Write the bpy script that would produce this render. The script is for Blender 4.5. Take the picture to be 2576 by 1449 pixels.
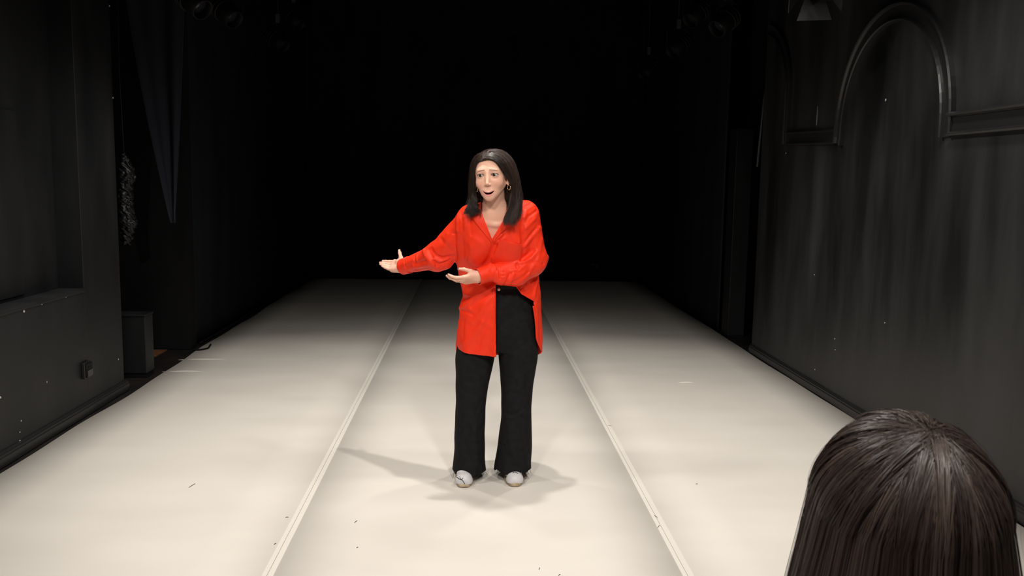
import bpy, bmesh, math, random
import numpy as np
from mathutils import Vector, Matrix

for _o in list(bpy.data.objects):
    bpy.data.objects.remove(_o, do_unlink=True)
SC = bpy.context.scene
COL = SC.collection
RNG = np.random.default_rng(7)
random.seed(7)

# ------------------------------------------------------------------ camera
IMG_W, IMG_H, FOC = 2576.0, 1449.0, 2200.0
CAM_POS = np.array([0.0, 0.0, 1.5])
_p, _y, _r = (math.radians(v) for v in (7.11868662, 2.65633895, 0.92115202))
_fw = np.array([math.sin(_y) * math.cos(_p), math.cos(_y) * math.cos(_p), -math.sin(_p)])
_r0 = np.array([math.cos(_y), -math.sin(_y), 0.0])
_u0 = np.cross(_r0, _fw)
CAM_R = math.cos(_r) * _r0 + math.sin(_r) * _u0
CAM_U = -math.sin(_r) * _r0 + math.cos(_r) * _u0
CAM_F = _fw
cam_data = bpy.data.cameras.new('camera')
cam_data.sensor_fit = 'HORIZONTAL'
cam_data.sensor_width = 36.0
cam_data.lens = 36.0 * FOC / IMG_W
cam_data.clip_start = 0.05
cam_data.dof.use_dof = True
cam_data.dof.focus_distance = 4.0
cam_data.dof.aperture_fstop = 15.0
cam = bpy.data.objects.new('camera', cam_data)
COL.objects.link(cam)
_m = Matrix.Identity(4)
for _i in range(3):
    _m[_i][0], _m[_i][1], _m[_i][2], _m[_i][3] = CAM_R[_i], CAM_U[_i], -CAM_F[_i], CAM_POS[_i]
cam.matrix_world = _m
SC.camera = cam

# ------------------------------------------------------------------ world, exposure
world = bpy.data.worlds.new('world')
SC.world = world
world.use_nodes = True
world.node_tree.nodes['Background'].inputs[0].default_value = (0.5, 0.55, 0.65, 1)
world.node_tree.nodes['Background'].inputs[1].default_value = 0.0
SC.view_settings.view_transform = 'Standard'
SC.view_settings.look = 'None'
SC.view_settings.exposure = 0.16
SC.view_settings.gamma = 1.0
SC.view_settings.use_curve_mapping = False

# ------------------------------------------------------------------ measuring helpers
def W(u, v, y):
    """world point seen at photo pixel (u, v) at world depth y"""
    d = CAM_F + (u - IMG_W / 2) / FOC * CAM_R + (IMG_H / 2 - v) / FOC * CAM_U
    return CAM_POS + d * (y / d[1])

def RAY(u, v):
    u = np.asarray(u, float)[..., None]; v = np.asarray(v, float)[..., None]
    d = CAM_F + (u - IMG_W / 2) / FOC * CAM_R + (IMG_H / 2 - v) / FOC * CAM_U
    return d / np.linalg.norm(d, axis=-1, keepdims=True)

def catmull(rows, n):
    """smooth resampling of a table whose first column is monotone"""
    R = np.asarray(rows, float); k = len(R)
    out = []
    for t in np.linspace(0, k - 1 - 1e-9, n):
        i = int(t); f = t - i
        p0, p1, p2, p3 = R[max(i - 1, 0)], R[i], R[i + 1], R[min(i + 2, k - 1)]
        out.append(0.5 * ((2 * p1) + (-p0 + p2) * f + (2 * p0 - 5 * p1 + 4 * p2 - p3) * f * f + (-p0 + 3 * p1 - 3 * p2 + p3) * f ** 3))
    return np.array(out)

# ------------------------------------------------------------------ materials
def mat(name, color, rough=0.6, spec=0.5, metallic=0.0, sheen=0.0, sub=0.0, coat=0.0):
    m = bpy.data.materials.new(name); m.use_nodes = True
    b = m.node_tree.nodes['Principled BSDF']
    b.inputs['Base Color'].default_value = (*color, 1)
    b.inputs['Roughness'].default_value = rough
    b.inputs['Specular IOR Level'].default_value = spec
    b.inputs['Metallic'].default_value = metallic
    b.inputs['Sheen Weight'].default_value = sheen
    b.inputs['Coat Weight'].default_value = coat
    if sub:
        b.inputs['Subsurface Weight'].default_value = sub
        b.inputs['Subsurface Radius'].default_value = (0.012, 0.005, 0.003)
        b.inputs['Subsurface Scale'].default_value = 1.0
    return m

def nodes(m):
    return m.node_tree.nodes, m.node_tree.links, m.node_tree.nodes['Principled BSDF']

def noise_mix(m, c1, c2, scale=4.0, stretch=(1, 1, 1), detail=6.0, lo=0.35, hi=0.65, rough_rng=None, bump=0.0, bump_scale=None, dist=0.01):
    """base colour (and roughness) varied by stretched noise; fine bump"""
    N, L, b = nodes(m)
    tc = N.new('ShaderNodeTexCoord'); mp = N.new('ShaderNodeMapping')
    mp.inputs['Scale'].default_value = stretch
    L.new(tc.outputs['Object'], mp.inputs['Vector'])
    nz = N.new('ShaderNodeTexNoise'); nz.inputs['Scale'].default_value = scale; nz.inputs['Detail'].default_value = detail
    L.new(mp.outputs['Vector'], nz.inputs['Vector'])
    rp = N.new('ShaderNodeValToRGB')
    rp.color_ramp.elements[0].position = lo; rp.color_ramp.elements[0].color = (*c1, 1)
    rp.color_ramp.elements[1].position = hi; rp.color_ramp.elements[1].color = (*c2, 1)
    L.new(nz.outputs['Fac'], rp.inputs['Fac']); L.new(rp.outputs['Color'], b.inputs['Base Color'])
    if rough_rng:
        mr = N.new('ShaderNodeMapRange')
        mr.inputs['From Min'].default_value = lo; mr.inputs['From Max'].default_value = hi
        mr.inputs['To Min'].default_value = rough_rng[0]; mr.inputs['To Max'].default_value = rough_rng[1]
        L.new(nz.outputs['Fac'], mr.inputs['Value']); L.new(mr.outputs['Result'], b.inputs['Roughness'])
    if bump:
        nb = N.new('ShaderNodeTexNoise'); nb.inputs['Scale'].default_value = bump_scale or scale * 6; nb.inputs['Detail'].default_value = 4
        L.new(mp.outputs['Vector'], nb.inputs['Vector'])
        bp = N.new('ShaderNodeBump'); bp.inputs['Strength'].default_value = bump; bp.inputs['Distance'].default_value = dist
        L.new(nb.outputs['Fac'], bp.inputs['Height']); L.new(bp.outputs['Normal'], b.inputs['Normal'])
    return m

M = {}
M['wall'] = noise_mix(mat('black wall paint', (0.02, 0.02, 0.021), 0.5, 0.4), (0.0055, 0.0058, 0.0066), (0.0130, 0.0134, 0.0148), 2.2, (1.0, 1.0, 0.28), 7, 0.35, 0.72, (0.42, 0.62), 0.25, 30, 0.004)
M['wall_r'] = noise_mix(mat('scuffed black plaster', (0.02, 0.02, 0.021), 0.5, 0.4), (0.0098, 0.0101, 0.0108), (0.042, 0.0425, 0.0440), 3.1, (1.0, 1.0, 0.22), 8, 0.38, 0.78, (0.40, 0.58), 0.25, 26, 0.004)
M['trim'] = mat('black gloss trim', (0.018, 0.018, 0.019), 0.34, 0.5)
M['drape'] = noise_mix(mat('black drape', (0.006, 0.006, 0.007), 0.95, 0.1), (0.012, 0.014, 0.018), (0.019, 0.022, 0.028), 3, (1, 1, .3))
M['drape_grey'] = noise_mix(mat('charcoal drape', (0.02, 0.021, 0.026), 0.9, 0.15), (0.020, 0.022, 0.031), (0.028, 0.031, 0.042), 3, (1, 1, .3))
M['black'] = mat('matt black', (0.006, 0.006, 0.0065), 0.8, 0.2)
M['ceiling'] = mat('black ceiling', (0.003, 0.003, 0.003), 0.95, 0.1)
M['darkfloor'] = noise_mix(mat('dark boards', (0.012, 0.010, 0.009), 0.6, 0.3), (0.006, 0.005, 0.005), (0.016, 0.012, 0.010), 3)
M['wood'] = noise_mix(mat('bare wood', (0.16, 0.07, 0.03), 0.6, 0.3), (0.12, 0.05, 0.02), (0.2, 0.09, 0.04), 6, (1, 8, 1))
M['vinyl'] = noise_mix(mat('pale dance vinyl', (0.72, 0.68, 0.62), 0.62, 0.3), (0.70, 0.66, 0.60), (0.74, 0.70, 0.64), 1.1, (1, 2.2, 1), 3, 0.3, 0.7, (0.55, 0.70), 0.03, 9, 0.004)
M['tape'] = mat('white vinyl tape', (0.722, 0.685, 0.628), 0.63, 0.3)
M['metal'] = mat('black metal', (0.003, 0.003, 0.003), 0.6, 0.25)
M['metal_grey'] = mat('worn grey metal', (0.05, 0.05, 0.053), 0.5, 0.4)
M['chip'] = mat('chipped white paint', (0.55, 0.54, 0.52), 0.7, 0.3)
M['glass'] = mat('lantern lens', (0.02, 0.02, 0.024), 0.12, 0.5)
M['shirt'] = noise_mix(mat('red satin', (0.84, 0.036, 0.009), 0.50, 0.25), (0.82, 0.033, 0.0085), (0.88, 0.039, 0.0105), 30, (1, 1, 1), 3, 0.3, 0.7, None, 0.06, 900, 0.001)
M['trousers'] = noise_mix(mat('black denim', (0.012, 0.012, 0.013), 0.85, 0.15), (0.0065, 0.0066, 0.0075), (0.0105, 0.0107, 0.012), 40, (1, 1, 1), 3, 0.3, 0.7, None, 0.1, 800, 0.001)
M['shoe'] = noise_mix(mat('white leather', (0.62, 0.61, 0.63), 0.5, 0.4), (0.56, 0.55, 0.56), (0.66, 0.65, 0.67), 25)
M['sole'] = noise_mix(mat('grubby sole', (0.5, 0.4, 0.28), 0.7, 0.3), (0.36, 0.27, 0.17), (0.56, 0.46, 0.33), 40)
M['lace'] = mat('black lace', (0.015, 0.015, 0.016), 0.8, 0.2)
M['gold'] = mat('gold', (0.85, 0.62, 0.30), 0.22, 0.5, metallic=1.0)
M['brass'] = mat('brass button', (0.62, 0.52, 0.38), 0.35, 0.5, metallic=0.7)
M['nail'] = mat('dark nail polish', (0.035, 0.006, 0.010), 0.2, 0.5)
M['nail_bare'] = mat('bare nail', (0.72, 0.42, 0.34), 0.3, 0.5)
M['jumper'] = noise_mix(mat('charcoal jumper', (0.03, 0.03, 0.034), 0.9, 0.2), (0.024, 0.024, 0.027), (0.04, 0.04, 0.045), 60)

def painted(name, rough, spec, sub):
    """colour carried by a point colour attribute (skin, lips, brows)"""
    m = mat(name, (0.8, 0.5, 0.4), rough, spec, sub=sub)
    N, L, b = nodes(m)
    a = N.new('ShaderNodeAttribute'); a.attribute_name = 'paint'
    L.new(a.outputs['Color'], b.inputs['Base Color'])
    return m
M['skin'] = painted('skin', 0.48, 0.35, 0.12)

def hair_mat(name, c1, c2, rough=0.34, spec=0.5):
    m = mat(name, c1, rough, spec)
    N, L, b = nodes(m)
    a = N.new('ShaderNodeAttribute'); a.attribute_name = 'tone'
    mx = N.new('ShaderNodeMix'); mx.data_type = 'RGBA'
    mx.inputs['A'].default_value = (*c1, 1); mx.inputs['B'].default_value = (*c2, 1)
    L.new(a.outputs['Fac'], mx.inputs['Factor']); L.new(mx.outputs['Result'], b.inputs['Base Color'])
    return m
M['hair'] = hair_mat('dark brown hair', (0.011, 0.0058, 0.0042), (0.062, 0.032, 0.021), 0.42, 0.5)
M['hair_core'] = mat('dark brown hair core', (0.016, 0.009, 0.007), 0.8, 0.1)  # matte brown under-volume closing the gaps between strands
M['hair_fg'] = hair_mat('brown hair', (0.060, 0.040, 0.034), (0.26, 0.185, 0.155), 0.38, 0.9)

def eye_material():
    m = mat('eye', (0.8, 0.78, 0.76), 0.12, 0.5)
    N, L, b = nodes(m)
    tc = N.new('ShaderNodeTexCoord'); sp = N.new('ShaderNodeSeparateXYZ')
    L.new(tc.outputs['Object'], sp.inputs[0])
    rp = N.new('ShaderNodeValToRGB'); cr = rp.color_ramp; cr.interpolation = 'LINEAR'
    cr.elements[0].position = 0.0; cr.elements[0].color = (0.50, 0.43, 0.40, 1)
    cr.elements[1].position = 1.0; cr.elements[1].color = (0.004, 0.003, 0.003, 1)
    for p, c in ((0.865, (0.50, 0.43, 0.40)), (0.885, (0.03, 0.016, 0.010)), (0.97, (0.045, 0.022, 0.012)), (0.978, (0.004, 0.003, 0.003))):
        e = cr.elements.new(p); e.color = (*c, 1)
    mp = N.new('ShaderNodeMath'); mp.operation = 'DIVIDE'; mp.inputs[1].default_value = 0.0135
    L.new(sp.outputs['Z'], mp.inputs[0]); L.new(mp.outputs[0], rp.inputs['Fac'])
    L.new(rp.outputs['Color'], b.inputs['Base Color'])
    return m
M['eye'] = eye_material()

# ------------------------------------------------------------------ object helpers
def link_mesh(name, me, material=None, parent=None):
    o = bpy.data.objects.new(name, me)
    COL.objects.link(o)
    if material is not None:
        me.materials.append(M[material] if isinstance(material, str) else material)
    if parent is not None:
        o.parent = parent
    return o

def obj_np(name, V, F, material=None, parent=None, smooth=True):
    V = np.asarray(V, np.float32); F = np.asarray(F, np.int32)
    me = bpy.data.meshes.new(name)
    me.vertices.add(len(V)); me.vertices.foreach_set('co', V.ravel())
    n, k = F.shape
    me.loops.add(n * k); me.loops.foreach_set('vertex_index', F.ravel())
    me.polygons.add(n); me.polygons.foreach_set('loop_start', np.arange(0, n * k, k, dtype=np.int32))
    me.update(calc_edges=True)
    if smooth:
        me.polygons.foreach_set('use_smooth', np.ones(n, bool))
    return link_mesh(name, me, material, parent)

def obj_bm(name, bm, material=None, parent=None, smooth=False):
    bmesh.ops.recalc_face_normals(bm, faces=bm.faces)
    me = bpy.data.meshes.new(name); bm.to_mesh(me); bm.free()
    if smooth:
        me.polygons.foreach_set('use_smooth', np.ones(len(me.polygons), bool))
    return link_mesh(name, me, material, parent)

def tag(o, label, cat, group=None):
    o['label'] = label; o['category'] = cat
    if group: o['group'] = group
    return o

def struct(o, label=None):
    o['kind'] = 'structure'
    if label: o['label'] = label
    return o

def empty(name, loc=(0, 0, 0)):
    o = bpy.data.objects.new(name, None); COL.objects.link(o); o.location = loc
    return o

def bm_box(bm, lo, hi, bevel=0.0):
    lo, hi = Vector(lo), Vector(hi)
    r = bmesh.ops.create_cube(bm, size=1.0, matrix=Matrix.Translation((lo + hi) / 2) @ Matrix.Diagonal((*(hi - lo), 1)))
    if bevel:
        es = list({e for v in r['verts'] for e in v.link_edges})
        bmesh.ops.bevel(bm, geom=es, offset=bevel, segments=2, affect='EDGES', profile=0.5)

def box(name, lo, hi, material, parent=None, bevel=0.0):
    bm = bmesh.new(); bm_box(bm, lo, hi, bevel)
    return obj_bm(name, bm, material, parent)

def bm_tube(bm, pts, r, seg=8, cap=True):
    """swept tube; r is a number or one radius for each point"""
    pts = [Vector(p) for p in pts]; n = len(pts)
    rr = [r] * n if np.isscalar(r) else list(r)
    rings = []; prev = None
    for i, p in enumerate(pts):
        t = (pts[min(i + 1, n - 1)] - pts[max(i - 1, 0)]).normalized()
        if prev is None:
            a = t.orthogonal().normalized()
        else:
            a = (prev - t * prev.dot(t)).normalized()
        prev = a; b = t.cross(a)
        rings.append([bm.verts.new(p + (a * math.cos(2 * math.pi * k / seg) + b * math.sin(2 * math.pi * k / seg)) * rr[i]) for k in range(seg)])
    for i in range(n - 1):
        for k in range(seg):
            bm.faces.new((rings[i][k], rings[i][(k + 1) % seg], rings[i + 1][(k + 1) % seg], rings[i + 1][k]))
    if cap:
        bm.faces.new(rings[0][::-1]); bm.faces.new(rings[-1])

def tube(name, pts, r, material, parent=None, seg=8):
    bm = bmesh.new(); bm_tube(bm, pts, r, seg)
    return obj_bm(name, bm, material, parent, True)

def set_origin(o, loc):
    """move an object's origin to loc without moving its mesh"""
    loc = Vector(loc)
    o.data.transform(Matrix.Translation(-loc)); o.location = loc

# ------------------------------------------------------------------ implicit-surface sculpting kit
def smin(a, b, k):
    h = np.maximum(k - np.abs(a - b), 0.0) / k
    return np.minimum(a, b) - h * h * k * 0.25

def smax(a, b, k):
    return -smin(-a, -b, k)

def d_cone(P, a, b, r1, r2):
    ba = b - a; pa = P - a
    t = np.clip(pa @ ba / max(ba @ ba, 1e-12), 0, 1)
    return np.linalg.norm(pa - t[:, None] * ba, axis=1) - (r1 + (r2 - r1) * t)

def d_ell(P, c, r, axes=None):
    q = P - np.asarray(c)
    if axes is not None: q = q @ axes.T
    q = q / np.asarray(r)
    n = np.linalg.norm(q, axis=1)
    m = np.linalg.norm(q / np.asarray(r), axis=1) + 1e-9
    return n * (n - 1.0) / m

class Prim:
    """one shape with its bounds, so that far shapes are skipped"""
    def __init__(s, fn, lo, hi, k):
        s.fn, s.lo, s.hi, s.k = fn, np.asarray(lo, float), np.asarray(hi, float), k

def cone(a, b, r1, r2, k=0.02):
    a = np.asarray(a, float); b = np.asarray(b, float); r = max(r1, r2)
    return Prim(lambda P: d_cone(P, a, b, r1, r2), np.minimum(a, b) - r, np.maximum(a, b) + r, k)

def chain(pts, rs, k=0.02):
    return [cone(pts[i], pts[i + 1], rs[i], rs[i + 1], k) for i in range(len(pts) - 1)]

def ell(c, r, k=0.02, axes=None):
    c = np.asarray(c, float); R = max(r)
    return Prim(lambda P: d_ell(P, c, r, axes), c - R, c + R, k)

class Loft:
    """stack of ellipse-like sections: rows (photo v, left u, right u, depth y, half depth)"""
    def __init__(s, rows, power=2.2):
        tab = []
        for v, ul, ur, yc, ry in rows:
            a, b = W(ul, v, yc), W(ur, v, yc)
            tab.append(((a[2] + b[2]) / 2, (a[0] + b[0]) / 2, yc, (b[0] - a[0]) / 2, ry, (b[2] - a[2]) / max(b[0] - a[0], 1e-6)))
        t = catmull(tab, 160); o = np.argsort(t[:, 0]); s.t = t[o]; s.p = power
        s.z0, s.z1 = s.t[0, 0], s.t[-1, 0]
        s.lo = np.array([(s.t[:, 1] - s.t[:, 3]).min(), (s.t[:, 2] - s.t[:, 4]).min(), s.z0])
        s.hi = np.array([(s.t[:, 1] + s.t[:, 3]).max(), (s.t[:, 2] + s.t[:, 4]).max(), s.z1])
    def at(s, z, shift=0.0):
        return [np.interp(z, s.t[:, 0], s.t[:, i]) for i in range(1, 5)]
    def d(s, P, grow=0.0):
        cx, cy, rx, ry = s.at(P[:, 2]); rx = rx + grow; ry = ry + grow
        qx = np.abs(P[:, 0] - cx) / rx; qy = np.abs(P[:, 1] - cy) / ry
        n = (qx ** s.p + qy ** s.p) ** (1 / s.p) + 1e-9
        g = ((qx / n) ** (s.p - 1) / rx) ** 2 + ((qy / n) ** (s.p - 1) / ry) ** 2
        return (n - 1.0) / np.sqrt(g + 1e-6)
    def prim(s, k=0.03, grow=0.0):
        def fn(P):
            return np.maximum(s.d(P, grow), np.maximum(s.z0 - P[:, 2], P[:, 2] - s.z1))
        return Prim(fn, s.lo - grow, s.hi + grow, k)

def union(prims, P, box_=None, margin=0.035):
    d = np.full(len(P), 10.0)
    for p in prims:
        if box_ is not None and (np.any(p.lo - margin > box_[1]) or np.any(p.hi + margin < box_[0])):
            continue
        d = smin(d, p.fn(P), p.k)
    return d

_I9 = None
def sculpt(f, lo, hi, h, B=8, slack=1.35, keep=None):
    """naive surface nets of f(P, box) = 0 on a sparse grid of step h"""
    lo = np.asarray(lo, float); hi = np.asarray(hi, float)
    nb = np.ceil((hi - lo) / (h * B)).astype(int)
    bi = np.stack(np.meshgrid(*[np.arange(n) for n in nb], indexing='ij'), -1).reshape(-1, 3)
    ctr = lo + (bi + 0.5) * B * h
    dc = np.concatenate([f(c, None) for c in np.array_split(ctr, max(1, len(ctr) // 60000))])
    bi = bi[np.abs(dc) < B * h * 0.87 * slack]
    if keep is not None:
        bi = bi[keep(lo + (bi + 0.5) * B * h)]
    NX, NY = int(nb[0] * B + 4), int(nb[1] * B + 4)
    key = lambda c: (c[..., 0] + 1) + NX * ((c[..., 1] + 1) + NY * (c[..., 2] + 1)).astype(np.int64)
    r = np.arange(B + 1); loc = np.stack(np.meshgrid(r, r, r, indexing='ij'), -1).reshape(-1, 3)
    corners = np.array([(i, j, k) for i in (0, 1) for j in (0, 1) for k in (0, 1)])
    edges = [(a, b) for a in range(8) for b in range(a + 1, 8) if np.abs(corners[a] - corners[b]).sum() == 1]
    VK, VP, QK = [], [], []
    S = B + 1
    CH = 24
    for c0 in range(0, len(bi), CH):
        blk = bi[c0:c0 + CH]
        idx = blk[:, None, :] * B + loc[None]
        P = lo + idx.reshape(-1, 3) * h
        d = f(P, (P.min(0), P.max(0))).reshape(len(blk), S, S, S)
        s = d < 0
        cs = [s[:, i:i + B, j:j + B, k:k + B] for i, j, k in corners]
        cnt = sum(c.astype(np.int8) for c in cs)
        act = np.argwhere((cnt > 0) & (cnt < 8))
        if len(act):
            bidx, cell = act[:, 0], act[:, 1:]
            dv = np.stack([d[bidx, cell[:, 0] + i, cell[:, 1] + j, cell[:, 2] + k] for i, j, k in corners], 1)
            acc = np.zeros((len(act), 3)); n = np.zeros(len(act))
            for a, b in edges:
                m = (dv[:, a] < 0) != (dv[:, b] < 0)
                den = dv[:, a] - dv[:, b]
                t = np.where(m, dv[:, a] / np.where(np.abs(den) < 1e-12, 1, den), 0)
                acc += m[:, None] * (corners[a] + t[:, None] * (corners[b] - corners[a])); n += m
            g = blk[bidx] * B + cell
            VP.append(lo + (g + acc / n[:, None]) * h); VK.append(key(g))
        for ax in range(3):
            s0 = s[:, :B, :B, :B]
            sl = [slice(0, B)] * 3; sl[ax] = slice(1, B + 1)
            s1 = s[(slice(None), *sl)]
            e = np.argwhere(s0 != s1)
            if not len(e): continue
            g = blk[e[:, 0]] * B + e[:, 1:]
            b_, c_ = (ax + 1) % 3, (ax + 2) % 3
            ob = np.zeros(3, int); ob[b_] = 1; oc = np.zeros(3, int); oc[c_] = 1
            q = np.stack([key(g - ob - oc), key(g - oc), key(g), key(g - ob)], 1)
            inside = s0[e[:, 0], e[:, 1], e[:, 2], e[:, 3]]
            q[~inside] = q[~inside][:, ::-1]
            QK.append(q)
    VK = np.concatenate(VK); VP = np.concatenate(VP); QK = np.concatenate(QK)
    o = np.argsort(VK); VK = VK[o]; VP = VP[o]
    qi = np.searchsorted(VK, QK); qi = np.minimum(qi, len(VK) - 1)
    ok = (VK[qi] == QK).all(1)
    F = qi[ok]
    return VP, F

def trace(f, u, v, y0=3.3):
    """first hit of the camera ray through photo pixel (u, v) with f, and its normal"""
    D = RAY(u, v); P = CAM_POS + D * (y0 / D[:, 1])[:, None]
    for _ in range(90):
        P = P + D * (f(P, None) * 0.7)[:, None]
    e = 0.002
    N = np.stack([f(P + np.eye(3)[i] * e, None) - f(P - np.eye(3)[i] * e, None) for i in range(3)], 1)
    return P, N / (np.linalg.norm(N, axis=1, keepdims=True) + 1e-9)

def set_paint(o, colors):
    at = o.data.color_attributes.new('paint', 'FLOAT_COLOR', 'POINT')
    c = np.ones((len(colors), 4), np.float32); c[:, :3] = colors
    at.data.foreach_set('color', c.ravel())

def ribbons_mesh(name, S, half, tone, material, parent, centre):
    """S: (strands, points, 3) narrow locks of hair lying on the head, slightly tilted, in one mesh"""
    n, m, _ = S.shape
    T = np.gradient(S, axis=1); T /= np.linalg.norm(T, axis=2, keepdims=True) + 1e-9
    out = S - centre; low = out[..., 2] < 0; out[..., 2] = np.where(low, 0.0, out[..., 2])
    out = out / (np.linalg.norm(out, axis=2, keepdims=True) + 1e-9)
    A = np.cross(T, out); A /= np.linalg.norm(A, axis=2, keepdims=True) + 1e-9
    N = np.cross(A, T)
    tilt = RNG.normal(0, 0.45, (n, 1, 1)); A = A * np.cos(tilt) + N * np.sin(tilt)
    taper = np.interp(np.linspace(0, 1, m), [0, 0.1, 0.6, 1], [0.6, 1, 0.9, 0.15])
    w = (np.asarray(half).reshape(-1, 1) * taper)[:, :, None]
    V = np.stack([S - A * w, S + N * w * 0.35, S + A * w], 2).reshape(-1, 3)
    b = (np.arange(n)[:, None, None] * m + np.arange(m - 1)[None, :, None]) * 3 + np.arange(2)[None, None, :]
    F = np.stack([b, b + 1, b + 4, b + 3], -1).reshape(-1, 4)
    o = obj_np(name, V, F, material, parent)
    at = o.data.attributes.new('tone', 'FLOAT', 'POINT')
    at.data.foreach_set('value', np.repeat(np.asarray(tone, np.float32), m * 3))
    return o

def strands_mesh(name, S, rad, tone, material, parent, sides=3):
    """S: (strands, points, 3) tapered hair tubes in one mesh"""
    n, m, _ = S.shape
    T = np.gradient(S, axis=1); T /= np.linalg.norm(T, axis=2, keepdims=True) + 1e-9
    ref = RNG.normal(size=(n, 1, 3)); A = np.cross(T, ref); A /= np.linalg.norm(A, axis=2, keepdims=True) + 1e-9
    Bv = np.cross(T, A)
    ph = 2 * np.pi * np.arange(sides) / sides
    taper = np.interp(np.linspace(0, 1, m), [0, 0.1, 0.6, 1], [0.7, 1, 0.9, 0.15])
    r = (np.asarray(rad).reshape(-1, 1) * taper)[:, :, None, None]
    V = S[:, :, None, :] + r * (A[:, :, None, :] * np.cos(ph)[None, None, :, None] + Bv[:, :, None, :] * np.sin(ph)[None, None, :, None])
    V = V.reshape(-1, 3)
    base = (np.arange(n)[:, None, None] * m + np.arange(m - 1)[None, :, None]) * sides + np.arange(sides)[None, None, :]
    nxt = (np.arange(n)[:, None, None] * m + np.arange(m - 1)[None, :, None]) * sides + ((np.arange(sides) + 1) % sides)[None, None, :]
    F = np.stack([base, nxt, nxt + sides, base + sides], -1).reshape(-1, 4)
    o = obj_np(name, V, F, material, parent)
    at = o.data.attributes.new('tone', 'FLOAT', 'POINT')
    at.data.foreach_set('value', np.repeat(np.asarray(tone, np.float32), m * sides))
    return o
# ================================================================== the room
XL, XR = -2.40, 2.50          # wall faces beside the vinyl
CEIL = 4.5
YB = 13.10                    # back drape

# floor: dark boards under three vinyl strips
floor = struct(box('floor', (-4.2, -3.0, -0.06), (4.2, 14.2, -0.006), 'darkfloor'))

def vinyl_strip(x0, x1, y0, y1, wave0, wave1):
    n = 120
    ys = np.linspace(y0, y1, n)
    def wob(a, ph):
        return a * (np.sin(ys * 2.1 + ph) + 0.6 * np.sin(ys * 5.3 + ph * 2) + 0.5 * np.sin(ys * 0.9 + ph * 3)) / 2
    nx = 6
    V = []
    for i in range(n):
        a = x0 + (wob(wave0, 1.0)[i]); b = x1 + (wob(wave1, 2.2)[i])
        for k in range(nx):
            V.append((a + (b - a) * k / (nx - 1), ys[i], 0.0))
    F = [(i * nx + k, i * nx + k + 1, (i + 1) * nx + k + 1, (i + 1) * nx + k) for i in range(n - 1) for k in range(nx - 1)]
    V = np.array(V)
    # shallow ripples where the sheet does not lie quite flat
    x, y = V[:, 0], V[:, 1]
    o = obj_np('vinyl_sheet', V, np.array(F), 'vinyl', floor)
    md = o.modifiers.new('thick', 'SOLIDIFY'); md.thickness = 0.004; md.offset = -1
    return o
vinyl_strip(-2.335, -0.762, -2.5, 13.0, 0.022, 0.0)
vinyl_strip(-0.760, 0.838, -2.5, 13.0, 0.0, 0.0)
vinyl_strip(0.840, 2.465, -2.5, 13.0, 0.0, 0.010)
for sx in (-0.761, 0.839):
    for a, b in ((-0.019, -0.0012), (0.0012, 0.024)):
        box('seam_tape', (sx + a, -2.5, 0.0), (sx + b, 13.0, 0.0007), 'tape', floor)
# low ripples across the left strip
for (u, v, du) in ((468, 934, 60), (520, 904, 70), (1725, 962, 30)):
    c = None
    d = RAY([u], [v])[0]; c = CAM_POS + d * (-CAM_POS[2] / d[2])
    L_ = du / FOC * c[1]
    pts = [c + np.array((L_ * t, 0.004 * math.sin(t * 3), -0.006 + 0.0055 * math.cos(t * math.pi / 2))) for t in np.linspace(-1, 1, 9)]
    tube('vinyl_ripple', pts, [0.002 + 0.004 * math.cos(t * math.pi / 2) for t in np.linspace(-1, 1, 9)], 'vinyl', floor, 8)
# specks and short hairs lying on the vinyl
for k, (u, v, l, a) in enumerate(((722, 1302, .010, .1), (692, 1369, .008, .8), (895, 1313, .014, 1.1), (1534, 1071, .016, -.4), (1657, 1325, .018, .9), (1650, 1300, .014, -1.0), (1753, 1218, .008, 0), (899, 1378, .006, .5), (483, 1222, .03, 1.2), (1407, 1447, .008, .6), (1357, 1431, .01, 1.2))):
    d = RAY([u], [v])[0]; c = CAM_POS + d * (-CAM_POS[2] / d[2])
    q = np.array((math.cos(a), math.sin(a) * 1.6, 0)) * l * 0.6
    tube('floor_speck', [c - q + (0, 0, .001), c + (0, .002, .0016), c + q + (0, 0, .001)], 0.0011, 'black', floor, 5)

# ---- left wall with the blocked window niche
NY0, NY1, NZ0, NZ1, ND = 2.2, 5.49, 0.785, 3.55, 0.148
YWL = 6.05
wl = bmesh.new()
bm_box(wl, (XL - 0.55, -3.0, 0), (XL, NY0, CEIL))
bm_box(wl, (XL - 0.55, NY1, 0), (XL, YWL, CEIL), 0.004)
bm_box(wl, (XL - 0.55, NY0, 0), (XL, NY1, NZ0 - 0.02))
bm_box(wl, (XL - 0.55, NY0, NZ1), (XL, NY1, CEIL))
bm_box(wl, (XL - 0.55, NY0, NZ0 - 0.02), (XL - ND, NY1, NZ1))
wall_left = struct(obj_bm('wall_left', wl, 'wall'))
sill = box('window_sill', (XL - ND, NY0, NZ0 - 0.022), (XL + 0.006, NY1, NZ0), 'wall', wall_left, 0.005)
box('patch_board', (XL - ND, 2.4, NZ0 + 0.02), (XL - ND + 0.012, 5.05, 1.83), 'wall', wall_left, 0.003)

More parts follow.
